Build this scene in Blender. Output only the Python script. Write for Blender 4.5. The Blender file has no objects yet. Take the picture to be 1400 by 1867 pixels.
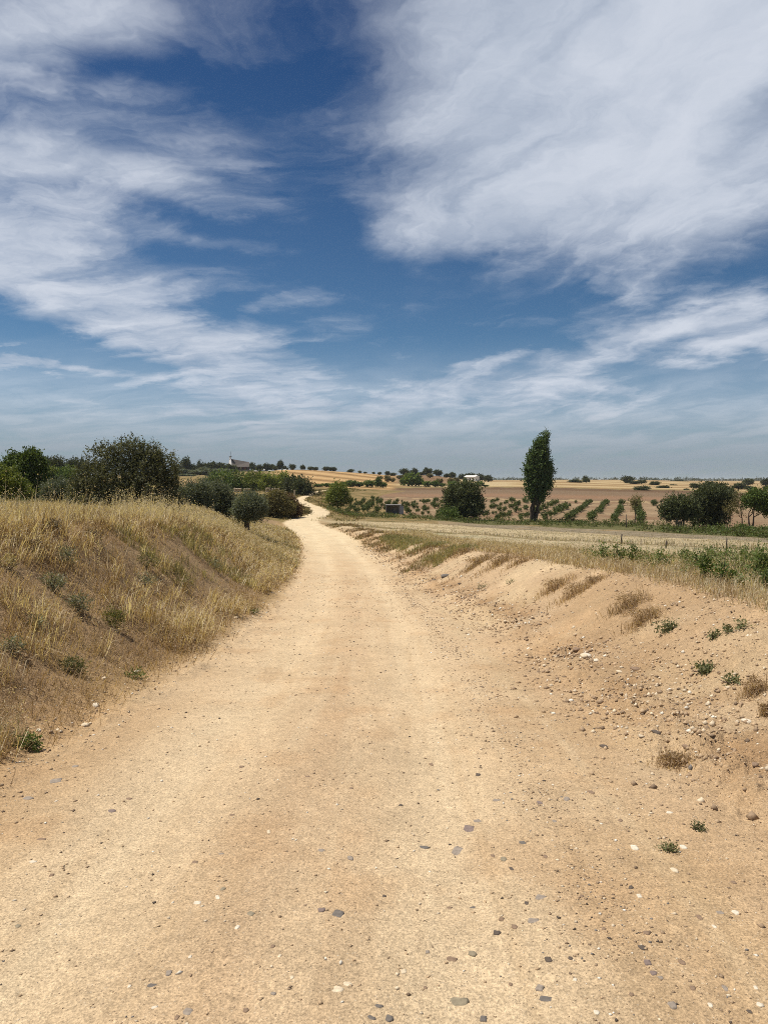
import bpy, math
import numpy as np
from mathutils import Vector

# ------------------------------------------------------------------ camera, sky, sun, exposure
scene = bpy.context.scene
COL = scene.collection
F_PX, HOR, CX, EYE = 1350.0, 877.0, 700.0, 1.6      # focal length, horizon row, centre column (photo pixels), eye height
cam_d = bpy.data.cameras.new('camera'); cam = bpy.data.objects.new('camera', cam_d); COL.objects.link(cam)
cam.location = (0, 0, EYE); cam.rotation_euler = (math.radians(90), 0, 0)
cam_d.sensor_fit = 'VERTICAL'; cam_d.sensor_height = 36.0; cam_d.lens = 36.0 * F_PX / 1867.0
cam_d.shift_y = -(933.5 - HOR) / 1867.0
cam_d.clip_start = 0.1; cam_d.clip_end = 60000
scene.camera = cam

SUN_EL, SUN_AZ = math.radians(64), math.radians(-76)     # azimuth from +Y (view direction), negative = to the left
sun_vec = Vector((math.sin(SUN_AZ) * math.cos(SUN_EL), math.cos(SUN_AZ) * math.cos(SUN_EL), math.sin(SUN_EL)))
sd = bpy.data.lights.new('sun', 'SUN'); sd.energy = 4.9; sd.angle = math.radians(0.6); sd.color = (1.0, 0.936, 0.838)
so = bpy.data.objects.new('sun', sd); COL.objects.link(so)
so.rotation_euler = (-sun_vec).to_track_quat('-Z', 'Y').to_euler(); so.location = (-40, 40, 80)

scene.view_settings.view_transform = 'Standard'; scene.view_settings.look = 'None'
scene.view_settings.exposure = 0.1; scene.view_settings.gamma = 1.0
scene.view_settings.use_curve_mapping = False
scene.render.engine = 'CYCLES'
scene.cycles.max_bounces = 6; scene.cycles.diffuse_bounces = 3; scene.cycles.transmission_bounces = 4
scene.cycles.transparent_max_bounces = 4; scene.cycles.use_denoising = False; scene.cycles.denoiser = 'OPENIMAGEDENOISE'; scene.cycles.denoising_input_passes = 'RGB_ALBEDO_NORMAL'
scene.cycles.volume_bounces = 2
scene.cycles.pixel_filter_type = 'BLACKMAN_HARRIS'; scene.cycles.filter_width = 1.0

world = bpy.data.worlds.new('World'); scene.world = world; world.use_nodes = True
SKY_STRENGTH = 0.1

def build_sky():
    nt = world.node_tree; nt.nodes.clear()
    N = nt.nodes.new; L = nt.links.new
    def math_(op, a, b=None, c=None, clamp=False):
        n = N('ShaderNodeMath'); n.operation = op; n.use_clamp = clamp
        for i, v in enumerate((a, b, c)):
            if v is None: continue
            if isinstance(v, (int, float)): n.inputs[i].default_value = v
            else: L(v, n.inputs[i])
        return n.outputs[0]
    def vmath(op, a, b):
        n = N('ShaderNodeVectorMath'); n.operation = op
        for i, v in enumerate((a, b)):
            if isinstance(v, tuple): n.inputs[i].default_value = v
            else: L(v, n.inputs[i])
        return n.outputs[0]
    def comb(x, y, z=0.0):
        n = N('ShaderNodeCombineXYZ')
        for i, v in enumerate((x, y, z)):
            if isinstance(v, (int, float)): n.inputs[i].default_value = v
            else: L(v, n.inputs[i])
        return n.outputs[0]
    def noise(vec, scale, detail, rough, dist=0.0):
        n = N('ShaderNodeTexNoise'); n.inputs['Scale'].default_value = scale; n.inputs['Detail'].default_value = detail
        n.inputs['Roughness'].default_value = rough; n.inputs['Distortion'].default_value = dist
        L(vec, n.inputs['Vector']); return n
    def ramp(v, lo, hi, a=0.0, b=1.0, kind='SMOOTHSTEP'):
        n = N('ShaderNodeMapRange'); n.interpolation_type = kind
        n.inputs['From Min'].default_value = lo; n.inputs['From Max'].default_value = hi
        n.inputs['To Min'].default_value = a; n.inputs['To Max'].default_value = b
        L(v, n.inputs['Value']); return n.outputs['Result']
    def mix(fac, a, b):
        n = N('ShaderNodeMix'); n.data_type = 'RGBA'
        if isinstance(fac, (int, float)): n.inputs['Factor'].default_value = fac
        else: L(fac, n.inputs['Factor'])
        for nm, v in ((6, a), (7, b)):
            if isinstance(v, tuple): n.inputs[nm].default_value = (*v, 1)
            else: L(v, n.inputs[nm])
        return n.outputs[2]
    tc = N('ShaderNodeTexCoord'); sep = N('ShaderNodeSeparateXYZ'); L(tc.outputs['Generated'], sep.inputs[0])
    x, y, z = sep.outputs
    sky = N('ShaderNodeTexSky'); sky.sky_type = 'NISHITA'; sky.sun_disc = False
    sky.sun_elevation = SUN_EL; sky.sun_rotation = SUN_AZ
    sky.altitude = 600; sky.air_density = 1.0; sky.dust_density = 0.6; sky.ozone_density = 2.5
    # cloud-sheet coordinates: a layer seen in perspective, streaks flatten towards the horizon
    zz = math_('ADD', math_('MAXIMUM', z, 0.0), 0.13)
    P = comb(math_('DIVIDE', x, zz), math_('DIVIDE', y, zz), 0.0)
    az = math_('MULTIPLY', math_('ARCTAN2', x, y), 57.2958)
    el = math_('MULTIPLY', math_('ARCSINE', z), 57.2958)
    warp = noise(P, 1.5, 6, 0.6)
    wv = vmath('SUBTRACT', warp.outputs['Color'], (0.5, 0.5, 0.5))
    AE = comb(az, el)
    wv2 = vmath('MULTIPLY', wv, (13.0, 9.0, 0.0))
    AEw = vmath('ADD', AE, wv2)
    # cloud banks standing at bearings and elevations (degrees): bearing, elevation, half width, half height, tilt, weight
    banks = [
        (15.5, 27.0, 16.5, 12.5, 0, 1.15), (25, 23.0, 15, 7.4, 5, 1.0), (6, 19.0, 9, 3.4, 8, .75), (10, 33, 10, 6, 20, .75), (6.5, 24, 7.5, 7, 35, .50), (24, 33, 10, 8, 0, .8),
        (26, 10.7, 11, 2.3, -3, .95), (14, 9.4, 7, 1.6, 8, .55), (9, 7.2, 12, 2.4, 4, .62), (22, 6.4, 13, 1.7, 0, .55), (17.5, 14.6, 4.5, 0.9, 0, .42), (7.5, 9.2, 3, 1.0, 15, .40),
        (-25, 29.3, 9.5, 2.8, 12, .80), (-30, 34.5, 6.5, 4, 15, .85), (-22, 25.6, 9, 1.3, 2, .45), (-24, 22.2, 12.5, 2.8, 2, .85), (-13, 21.6, 7, 1.3, -4, .30), (-25, 18.6, 12, 1.7, 0, .75), (-26, 15.6, 12, 2.8, -3, .95), (-12, 18.0, 6, .9, -4, .30), (-20, 33.0, 4, 3, 30, .22),
        (-19, 11.6, 9, 2.4, -12, .80), (-12, 9.6, 10, 2.4, -15, .62), (-27, 7.9, 6.5, 1.1, -3, .75), (-8, 13.0, 6, .9, 10, .36), (-11, 6.2, 14, 2.2, -6, .68), (2, 4.8, 24, 2.2, 0, .62), (-20, 4.2, 12, 1.3, 0, .6), (20, 3.8, 14, 1.2, 0, .6), (-5, 35.5, 2.5, 2.5, 60, .14),
        (48, 22, 16, 20, 0, .75), (-50, 24, 14, 12, 0, .6), (-70, 14, 18, 9, 0, .7), (80, 18, 22, 9, 0, .7), (120, 30, 26, 16, 20, .7), (-120, 26, 30, 14, -20, .7), (175, 24, 24, 12, 0, .7), (0, 62, 30, 12, 0, .5),
    ]
    cov = None
    for a0, e0, sx, sy, rot, w in banks:
        m = N('ShaderNodeMapping'); m.vector_type = 'TEXTURE'
        m.inputs['Location'].default_value = (a0, e0, 0); m.inputs['Rotation'].default_value = (0, 0, math.radians(rot))
        m.inputs['Scale'].default_value = (sx, sy, 1)
        L(AEw, m.inputs['Vector'])
        ln = N('ShaderNodeVectorMath'); ln.operation = 'LENGTH'; L(m.outputs[0], ln.inputs[0])
        v = ramp(ln.outputs['Value'], 1.35, 0.25, 0.0, w)
        cov = v if cov is None else math_('MAXIMUM', cov, math_('ADD', math_('MULTIPLY', v, 0.45), cov)) if False else math_('ADD', cov, math_('MULTIPLY', v, math_('SUBTRACT', 1.0, math_('MINIMUM', math_('MULTIPLY', cov, 0.75), 0.9))))
    # wisps: two sets of stretched fibres on the sheet plus billowy structure
    Pw = vmath('ADD', P, vmath('MULTIPLY', wv, (0.55, 0.55, 0.0)))
    def fibres(rot, sx, sy, scale, detail=9, rough=0.62):
        m = N('ShaderNodeMapping'); m.vector_type = 'TEXTURE'; m.inputs['Rotation'].default_value = (0, 0, math.radians(rot)); m.inputs['Scale'].default_value = (sx, sy, 1)
        L(Pw, m.inputs['Vector']); return noise(m.outputs[0], scale, detail, rough, 0.35).outputs['Fac']
    left = ramp(az, -6.0, 4.0, 1.0, 0.0)
    fA = fibres(-16, 1.9, .62, 2.2, 10, .60); fB = fibres(-72, 1.7, .62, 2.0, 10, .58)
    fib = math_('ADD', math_('MULTIPLY', fA, left), math_('MULTIPLY', fB, math_('SUBTRACT', 1.0, left)))
    bil = noise(Pw, 2.4, 11, 0.62, 0.4).outputs['Fac']
    tex = math_('ADD', math_('MULTIPLY', fib, 0.6), math_('MULTIPLY', bil, 0.4))
    dens = math_('ADD', cov, math_('MULTIPLY', math_('SUBTRACT', tex, 0.5), 2.85))
    alpha = ramp(dens, -0.05, 1.25, 0.0, 0.94)
    # thin veil everywhere low down, fading upwards
    veil = ramp(el, 11.5, 1.5, 0.0, 0.93)
    alpha = math_('MAXIMUM', alpha, math_('MULTIPLY', veil, ramp(tex, 0.25, 0.6, 0.6, 1.0)))
    S = 0.933 / SKY_STRENGTH
    bright = ramp(tex, 0.36, 0.64)
    thick = ramp(dens, 0.5, 1.3)
    ccol = mix(bright, (0.44 * S, 0.505 * S, 0.615 * S), (0.67 * S, 0.715 * S, 0.80 * S))
    low = ramp(el, 7.0, 0.8)
    ccol = mix(low, ccol, (0.29 * S, 0.345 * S, 0.405 * S))
    # Nishita, graded to the deep blue of the place (clear dry air, darker towards the zenith)
    hi = ramp(el, 6.0, 36.0, 0.0, 1.0, 'LINEAR')
    grade = mix(hi, (0.41, 0.57, 0.65), (0.122, 0.262, 0.43))
    gm = N('ShaderNodeMix'); gm.data_type = 'RGBA'; gm.blend_type = 'MULTIPLY'; gm.inputs['Factor'].default_value = 1.0
    L(sky.outputs[0], gm.inputs[6]); L(grade, gm.inputs[7])
    base = gm.outputs[2]
    col = mix(alpha, base, ccol)
    bg = N('ShaderNodeBackground'); bg.inputs['Strength'].default_value = SKY_STRENGTH; L(col, bg.inputs['Color'])
    out = N('ShaderNodeOutputWorld'); L(bg.outputs[0], out.inputs['Surface'])
build_sky()
world.cycles.sampling_method = 'MANUAL'; world.cycles.sample_map_resolution = 256

# ------------------------------------------------------------------ helpers
rng = np.random.default_rng(7)
def lin(c):
    c = np.asarray(c, float) / 255.0
    return np.where(c <= 0.04045, c / 12.92, ((c + 0.055) / 1.055) ** 2.4)
def alb(r, g, b, k=1.27):          # real-world base colour of a sunlit surface that photographs as r,g,b
    return lin((r, g, b)) / k
def smooth(a, b, x):
    t = np.clip((x - a) / (b - a), 0, 1); return t * t * (3 - 2 * t)
def _hash(ix, iy, seed):
    h = (ix.astype(np.int64) * 374761393 + iy.astype(np.int64) * 668265263 + seed * 982451653) & 0xFFFFFFFF
    h = ((h ^ (h >> 13)) * 1274126177) & 0xFFFFFFFF
    h = (h ^ (h >> 16)) & 0xFFFFFFFF
    return h / 4294967295.0
def vnoise(x, y, seed=0):
    x0 = np.floor(x); y0 = np.floor(y); fx = x - x0; fy = y - y0
    fx = fx * fx * fx * (fx * (fx * 6 - 15) + 10); fy = fy * fy * fy * (fy * (fy * 6 - 15) + 10)
    a = _hash(x0, y0, seed); b = _hash(x0 + 1, y0, seed); c = _hash(x0, y0 + 1, seed); d = _hash(x0 + 1, y0 + 1, seed)
    return (a * (1 - fx) + b * fx) * (1 - fy) + (c * (1 - fx) + d * fx) * fy
def fbm(x, y, scale=1.0, oct=4, seed=0, gain=0.5):      # -1..1
    s = 0; amp = 1; tot = 0; f = scale
    for o in range(oct):
        s = s + amp * (vnoise(x * f + 17.3 * o, y * f - 9.1 * o, seed + o) * 2 - 1); tot += amp; amp *= gain; f *= 2.03
    return s / tot

def tag(o, label=None, cat=None, group=None, kind=None):
    if label: o['label'] = label
    if cat: o['category'] = cat
    if group: o['group'] = group
    if kind: o['kind'] = kind
    return o
def new_obj(name, data, mat=None, parent=None, loc=None, rz=0.0, scale=None):
    o = bpy.data.objects.new(name, data); COL.objects.link(o)
    if parent is not None: o.parent = parent
    if loc is not None: o.location = loc
    if rz: o.rotation_euler = (0, 0, rz)
    if scale is not None: o.scale = scale if hasattr(scale, '__len__') else (scale,) * 3
    if mat is not None and data is not None and len(data.materials) == 0: data.materials.append(mat)
    return o
def np_mesh(name, V, F, col=None, mat=None, smooth_shade=False):
    V = np.asarray(V, np.float32); F = np.asarray(F, np.int32); k = F.shape[1]
    me = bpy.data.meshes.new(name)
    me.vertices.add(len(V)); me.vertices.foreach_set('co', V.ravel())
    me.loops.add(F.size); me.loops.foreach_set('vertex_index', F.ravel())
    me.polygons.add(len(F)); me.polygons.foreach_set('loop_start', np.arange(0, F.size, k, dtype=np.int32))
    if smooth_shade: me.polygons.foreach_set('use_smooth', np.ones(len(F), bool))
    if col is not None:
        a = me.color_attributes.new('Col', 'FLOAT_COLOR', 'POINT')
        c = np.ones((len(V), 4), np.float32); c[:, :np.shape(col)[1]] = col
        a.data.foreach_set('color', c.ravel())
    me.update(calc_edges=True)
    if mat: me.materials.append(mat)
    return me
class MB:                               # small mesh builder for built things
    def __init__(s): s.v = []; s.f = []
    def poly(s, pts, faces):
        o = len(s.v); s.v += [tuple(p) for p in pts]; s.f += [tuple(i + o for i in f) for f in faces]; return s
    def box(s, x0, x1, y0, y1, z0, z1):
        return s.poly([(x0,y0,z0),(x1,y0,z0),(x1,y1,z0),(x0,y1,z0),(x0,y0,z1),(x1,y0,z1),(x1,y1,z1),(x0,y1,z1)],
                      [(0,3,2,1),(4,5,6,7),(0,1,5,4),(1,2,6,5),(2,3,7,6),(3,0,4,7)])
    def mesh(s, name, mat):
        me = bpy.data.meshes.new(name); me.from_pydata(s.v, [], s.f); me.update(); me.materials.append(mat); return me
    def build(s, name, mat, parent=None): return new_obj(name, s.mesh(name, mat), None, parent)

# ------------------------------------------------------------------ materials
def mat_new(name):
    m = bpy.data.materials.new(name); m.use_nodes = True; nt = m.node_tree; nt.nodes.clear(); return m, nt
def simple_mat(name, color, rough=0.85, noise_scale=0, noise_amt=0.25, bump=0.0):
    m, nt = mat_new(name); N = nt.nodes.new; L = nt.links.new
    out = N('ShaderNodeOutputMaterial'); b = N('ShaderNodeBsdfPrincipled'); L(b.outputs[0], out.inputs[0])
    b.inputs['Base Color'].default_value = (*color, 1); b.inputs['Roughness'].default_value = rough
    b.inputs['Specular IOR Level'].default_value = 0.25
    if noise_scale:
        tc = N('ShaderNodeTexCoord'); n = N('ShaderNodeTexNoise'); n.inputs['Scale'].default_value = noise_scale; n.inputs['Detail'].default_value = 6
        L(tc.outputs['Object'], n.inputs['Vector'])
        mx = N('ShaderNodeMix'); mx.data_type = 'RGBA'
        mr = N('ShaderNodeMapRange'); mr.inputs['From Min'].default_value = .3; mr.inputs['From Max'].default_value = .7; L(n.outputs['Fac'], mr.inputs['Value'])
        L(mr.outputs[0], mx.inputs['Factor'])
        mx.inputs[6].default_value = (*[c * (1 - noise_amt) for c in color], 1); mx.inputs[7].default_value = (*[min(1, c * (1 + noise_amt)) for c in color], 1)
        L(mx.outputs[2], b.inputs['Base Color'])
        if bump:
            bp = N('ShaderNodeBump'); bp.inputs['Strength'].default_value = 0.8; bp.inputs['Distance'].default_value = bump
            L(n.outputs['Fac'], bp.inputs['Height']); L(bp.outputs[0], b.inputs['Normal'])
    return m
def leaf_mat(name, trans=0.3, rough=0.6, spec=0.2, tint=(1, 1, 1)):
    m, nt = mat_new(name); N = nt.nodes.new; L = nt.links.new
    out = N('ShaderNodeOutputMaterial'); at = N('ShaderNodeAttribute'); at.attribute_name = 'Col'
    oi = N('ShaderNodeObjectInfo')
    mr = N('ShaderNodeMapRange'); mr.inputs['To Min'].default_value = 0.85; mr.inputs['To Max'].default_value = 1.15; L(oi.outputs['Random'], mr.inputs['Value'])
    mul = N('ShaderNodeVectorMath'); mul.operation = 'SCALE'; L(at.outputs['Color'], mul.inputs[0]); L(mr.outputs[0], mul.inputs['Scale'])
    b = N('ShaderNodeBsdfPrincipled'); b.inputs['Roughness'].default_value = rough; b.inputs['Specular IOR Level'].default_value = spec
    L(mul.outputs[0], b.inputs['Base Color'])
    t = N('ShaderNodeBsdfTranslucent'); tm = N('ShaderNodeVectorMath'); tm.operation = 'MULTIPLY'; tm.inputs[1].default_value = (1.25, 1.2, 0.6)
    L(mul.outputs[0], tm.inputs[0]); L(tm.outputs[0], t.inputs['Color'])
    mx = N('ShaderNodeMixShader'); mx.inputs[0].default_value = trans; L(b.outputs[0], mx.inputs[1]); L(t.outputs[0], mx.inputs[2]); L(mx.outputs[0], out.inputs[0])
    return m
def ground_mat():
    m, nt = mat_new('ground_soil'); N = nt.nodes.new; L = nt.links.new
    out = N('ShaderNodeOutputMaterial'); b = N('ShaderNodeBsdfPrincipled'); L(b.outputs[0], out.inputs[0])
    b.inputs['Roughness'].default_value = 0.92; b.inputs['Specular IOR Level'].default_value = 0.12
    at = N('ShaderNodeAttribute'); at.attribute_name = 'Col'
    tc = N('ShaderNodeTexCoord')
    def noise(s, d, r=0.6):
        n = N('ShaderNodeTexNoise'); n.inputs['Scale'].default_value = s; n.inputs['Detail'].default_value = d; n.inputs['Roughness'].default_value = r
        L(tc.outputs['Object'], n.inputs['Vector']); return n.outputs['Fac']
    def mr(v, a, b_, c, d):
        n = N('ShaderNodeMapRange'); n.inputs['From Min'].default_value = a; n.inputs['From Max'].default_value = b_; n.inputs['To Min'].default_value = c; n.inputs['To Max'].default_value = d
        L(v, n.inputs['Value']); return n.outputs[0]
    def mul(a, b_):
        n = N('ShaderNodeMath'); n.operation = 'MULTIPLY'; L(a, n.inputs[0]); L(b_, n.inputs[1]); return n.outputs[0]
    grain = noise(100, 2, 0.62); mid = noise(26, 6, 0.74); big = noise(1.1, 6, 0.6)
    lumpc = noise(8.5, 6, 0.68)
    f = mul(mul(mr(lumpc, .3, .7, .9, 1.09), mr(lumpc, 0, 1, 1, 1)), mul(mul(mr(grain, .3, .7, .66, 1.30), mr(mid, .3, .7, .80, 1.18)), mr(big, .3, .7, .92, 1.08)))
    # sparse grit: small light and dark grains of the surface itself
    vo = N('ShaderNodeTexVoronoi'); vo.inputs['Scale'].default_value = 95; L(tc.outputs['Object'], vo.inputs['Vector'])
    sepc = N('ShaderNodeSeparateColor'); L(vo.outputs['Color'], sepc.inputs[0])
    dot = mr(vo.outputs['Distance'], .22, .40, 1.0, 0.0)
    def gt(v, t):
        n = N('ShaderNodeMath'); n.operation = 'GREATER_THAN'; n.inputs[1].default_value = t; L(v, n.inputs[0]); return n.outputs[0]
    dark = mul(dot, gt(sepc.outputs[0], .86)); lite = mul(dot, gt(sepc.outputs[1], .88))
    sc = N('ShaderNodeVectorMath'); sc.operation = 'SCALE'; L(at.outputs['Color'], sc.inputs[0]); L(f, sc.inputs['Scale'])
    m1 = N('ShaderNodeMix'); m1.data_type = 'RGBA'; L(mul(dark, mr(dark, 0, 1, .62, .62)), m1.inputs['Factor']); L(sc.outputs[0], m1.inputs[6]); m1.inputs[7].default_value = (.13, .09, .06, 1)
    m2 = N('ShaderNodeMix'); m2.data_type = 'RGBA'; L(mul(lite, mr(lite, 0, 1, .45, .45)), m2.inputs['Factor']); L(m1.outputs[2], m2.inputs[6]); m2.inputs[7].default_value = (.74, .62, .45, 1)
    L(m2.outputs[2], b.inputs['Base Color'])
    lump = noise(8.5, 6, 0.68)
    lh = N('ShaderNodeMath'); lh.operation = 'MULTIPLY'; L(lump, lh.inputs[0]); L(mr(at.outputs['Alpha'], 0, 1, 0.0, 6.5), lh.inputs[1])
    hadd = N('ShaderNodeMath'); hadd.operation = 'MULTIPLY_ADD'; hadd.inputs[1].default_value = 0.28; L(grain, hadd.inputs[0]); L(mid, hadd.inputs[2])
    bp = N('ShaderNodeBump'); bp.inputs['Strength'].default_value = 0.75; bp.inputs['Distance'].default_value = 0.022
    hs = N('ShaderNodeMath'); hs.operation = 'ADD'; L(hadd.outputs[0], hs.inputs[0]); L(lh.outputs[0], hs.inputs[1])
    L(hs.outputs[0], bp.inputs['Height']); L(bp.outputs[0], b.inputs['Normal'])
    return m
def stone_mat():
    m, nt = mat_new('stone'); N = nt.nodes.new; L = nt.links.new
    out = N('ShaderNodeOutputMaterial'); b = N('ShaderNodeBsdfPrincipled'); L(b.outputs[0], out.inputs[0])
    b.inputs['Roughness'].default_value = 0.8; b.inputs['Specular IOR Level'].default_value = 0.3
    at = N('ShaderNodeAttribute'); at.attribute_name = 'Col'
    tc = N('ShaderNodeTexCoord'); n = N('ShaderNodeTexNoise'); n.inputs['Scale'].default_value = 60; n.inputs['Detail'].default_value = 5; L(tc.outputs['Object'], n.inputs['Vector'])
    mr = N('ShaderNodeMapRange'); mr.inputs['From Min'].default_value = .3; mr.inputs['From Max'].default_value = .7; mr.inputs['To Min'].default_value = .78; mr.inputs['To Max'].default_value = 1.22; L(n.outputs['Fac'], mr.inputs['Value'])
    sc = N('ShaderNodeVectorMath'); sc.operation = 'SCALE'; L(at.outputs['Color'], sc.inputs[0]); L(mr.outputs[0], sc.inputs['Scale']); L(sc.outputs[0], b.inputs['Base Color'])
    bp = N('ShaderNodeBump'); bp.inputs['Strength'].default_value = 0.5; bp.inputs['Distance'].default_value = 0.004; L(n.outputs['Fac'], bp.inputs['Height']); L(bp.outputs[0], b.inputs['Normal'])
    return m
M_GROUND = ground_mat(); M_STONE = stone_mat()
M_LEAF = leaf_mat('foliage', 0.28); M_GRASS = leaf_mat('dry_grass', 0.35, 0.7, 0.15); M_BARK = simple_mat('bark', (.10, .075, .055), .9, 9, .4, .02)
M_BARK_PALE = simple_mat('pale_bark', (.22, .19, .15), .9, 6, .4, .02)
M_WHITE = simple_mat('whitewash', (.80, .79, .76), .8, 1.5, .06); M_ROOF = simple_mat('roof_sheet', (.125, .105, .09), .7, 3, .2)
M_BRICK = simple_mat('reddish_brick', (.21, .085, .065), .85, 4, .25); M_GLASS = simple_mat('dark_opening', (.02, .02, .025), .3)
M_IRON = simple_mat('dark_iron', (.06, .065, .07), .5); M_CONC = simple_mat('weathered_concrete', (.30, .29, .27), .9, 3, .25, .01)
M_TILE = simple_mat('clay_tile', (.34, .20, .13), .85, 3, .2); M_WOOD = simple_mat('grey_wood', (.10, .08, .06), .9, 8, .35)
M_PALE = simple_mat('pale_stone', (.48, .41, .30), .9, 4, .25, .02)

# ------------------------------------------------------------------ terrain: surveyed land surface and the road cut through it
# land survey: bearing column, height row, distance (m); gives the drop below the eye
survey = [
 # left land
 (-650,1050,4),(-650,935,9),(-650,905,30),(-650,890,90),(0,964,9.8),(-200,964,9.5),(120,963,11.5),(200,961,14),(330,957,20),(416,976,30),(440,980,35),(455,974,44),(480,958,60),
 (0,930,22),(-300,910,30),(0,916,60),(120,922,40),(200,930,32),(380,934,42),(300,914,80),(100,905,110),(0,900,120),(300,897,150),(120,893,190),(430,903,150),(500,905,140),(430,893,210),(350,882,270),(520,893,195),(-300,895,130),
 (435,859,440),(380,864,420),(300,864,420),(180,866,430),(80,868,440),(0,868,440),(-300,866,440),(480,860,440),(520,856,430),(560,857,430),(620,860,440),(680,864,460),(720,867,480),
 (540,872,320),(610,874,320),(690,877,330),(600,887,245),(700,889,258),(540,889,230),
 (435,866,640),(560,866,640),(300,868,640),(100,870,640),(660,869,660),(0,870,650),
 # valley and road side
 (640,966,52),(612,958,66),(640,944,88),(600,933,108),(600,917,128),(545,925,112),(520,938,90),(500,915,125),(610,905,155),(620,897,185),(650,893,215),
 # right land
 (2050,1350,4),(2050,1110,8),(2050,1015,20),(2050,985,45),(1285,1076,9),(1116,1043,12),(1015,1031,15),(916,1011,20),(800,1000,30),(727,988,40),(670,971,54),
 (1400,1040,12),(1700,1060,12),(1400,1003,22),(1200,1006,20),(1000,993,30),(1400,986,40),(1100,981,40),(900,978,44),(1400,977,56),(1000,969,60),(850,966,60),(740,961,64),
 (1400,966,75),(1270,964,75),(1150,959,83),(970,951,96),(850,949,98),(800,950,88),(720,938,110),(640,932,114),(700,908,170),(850,909,168),(1000,912,165),(1200,917,155),(1400,925,140),(1700,935,110),
 (780,889,268),(900,888,272),(1100,891,262),(1250,894,250),(1400,900,235),(1700,906,220),
 (760,876,380),(760,866,450),(720,869,460),(800,868,455),(860,877,450),(900,879,450),(1000,878,420),(1100,881,400),(1200,884,390),(1400,888,360),(1700,890,340),
 (800,871,640),(900,876,640),(1000,875,700),(1150,875,720),(1300,878,700),(1400,880,700),(1700,880,700),(2050,880,600),(2050,895,200),(2050,945,90),(-650,870,500),
]
for px in (-650, -100, 300, 600, 900, 1200, 1500, 2050):
    survey += [(px, 876.5, 1500), (px, 876.8, 4000), (px, 876.95, 12000), (px, 876.98, 30000)]
survey = np.array(survey, float)
s_az = np.arctan((survey[:, 0] - CX) / F_PX); s_r = survey[:, 2] / np.cos(s_az)
s_drop = survey[:, 2] * (survey[:, 1] - HOR) / F_PX
AZ_W, LR_W = 2.4, 0.62
S_P = np.stack([s_az * AZ_W, np.log(s_r) * LR_W], 1)
def _U(d2): return np.where(d2 > 1e-12, 0.5 * d2 * np.log(np.maximum(d2, 1e-12)), 0.0)
_n = len(S_P)
_K = _U(((S_P[:, None] - S_P[None]) ** 2).sum(2)) + np.eye(_n) * 2e-3
_Pm = np.hstack([np.ones((_n, 1)), S_P])
_A = np.zeros((_n + 3, _n + 3)); _A[:_n, :_n] = _K; _A[:_n, _n:] = _Pm; _A[_n:, :_n] = _Pm.T
_W = np.linalg.solve(_A, np.concatenate([s_drop, np.zeros(3)]))
def land_drop_polar(az, r):
    q = np.stack([az * AZ_W, np.log(np.maximum(r, 3.5)) * LR_W], 1); out = np.empty(len(q))
    for i in range(0, len(q), 20000):
        c = q[i:i + 20000]
        out[i:i + 20000] = _U(((c[:, None] - S_P[None]) ** 2).sum(2)) @ _W[:_n] + _W[_n] + c @ _W[_n + 1:]
    return out
AZ_MAX = math.radians(44)
def land_z(x, y):
    az = np.arctan2(x, y); r = np.hypot(x, y)
    z = EYE - land_drop_polar(np.clip(az, -AZ_MAX, AZ_MAX), r)
    back = smooth(AZ_MAX, 2.2, np.abs(az))                       # behind the viewer the land levels out
    return z * (1 - back) + back * (0.3 + 0.0 * r)

# road: plan and profile (distance, sideways, drop below the eye)
road_pts = np.array([
 (-60, 4.0, 1.2), (-20, .6, 1.45), (-5, -.3, 1.55), (0, -.45, 1.6), (2.5, -.5, 1.68), (5, -.5, 1.86), (8, -.45, 2.14), (12, -.5, 2.45), (17, -.7, 2.8), (28, -1.4, 3.4), (42, -2.8, 3.9),
 (55, -4.6, 4.1), (66, -6.9, 4.1), (72, -8.0, 4.08), (77, -8.4, 4.06), (83, -7.9, 4.03), (91, -7.9, 3.97), (100, -8.8, 3.85), (111, -11.2, 3.62), (121, -13.5, 3.35), (130, -14.9, 3.2), (142, -15.2, 3.03), (156, -15.4, 2.8), (170, -15.4, 2.55), (184, -14.6, 2.35), (197, -12.9, 2.17), (215, -9.5, 2.0), (240, -5, 1.85)])
_t = np.concatenate([[0], np.cumsum(np.hypot(np.diff(road_pts[:, 0]), np.diff(road_pts[:, 1])))])
def _crom(t, v, q):
    i = np.clip(np.searchsorted(t, q) - 1, 0, len(t) - 2); m = np.gradient(v, t); h = t[i + 1] - t[i]; u = (q - t[i]) / h
    return (2*u**3-3*u**2+1)*v[i] + (u**3-2*u**2+u)*h*m[i] + (-2*u**3+3*u**2)*v[i+1] + (u**3-u**2)*h*m[i+1]
_q = np.linspace(0, _t[-1], 420)
R_Y, R_X, R_D = _crom(_t, road_pts[:, 0], _q), _crom(_t, road_pts[:, 1], _q), _crom(_t, road_pts[:, 2], _q)
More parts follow.
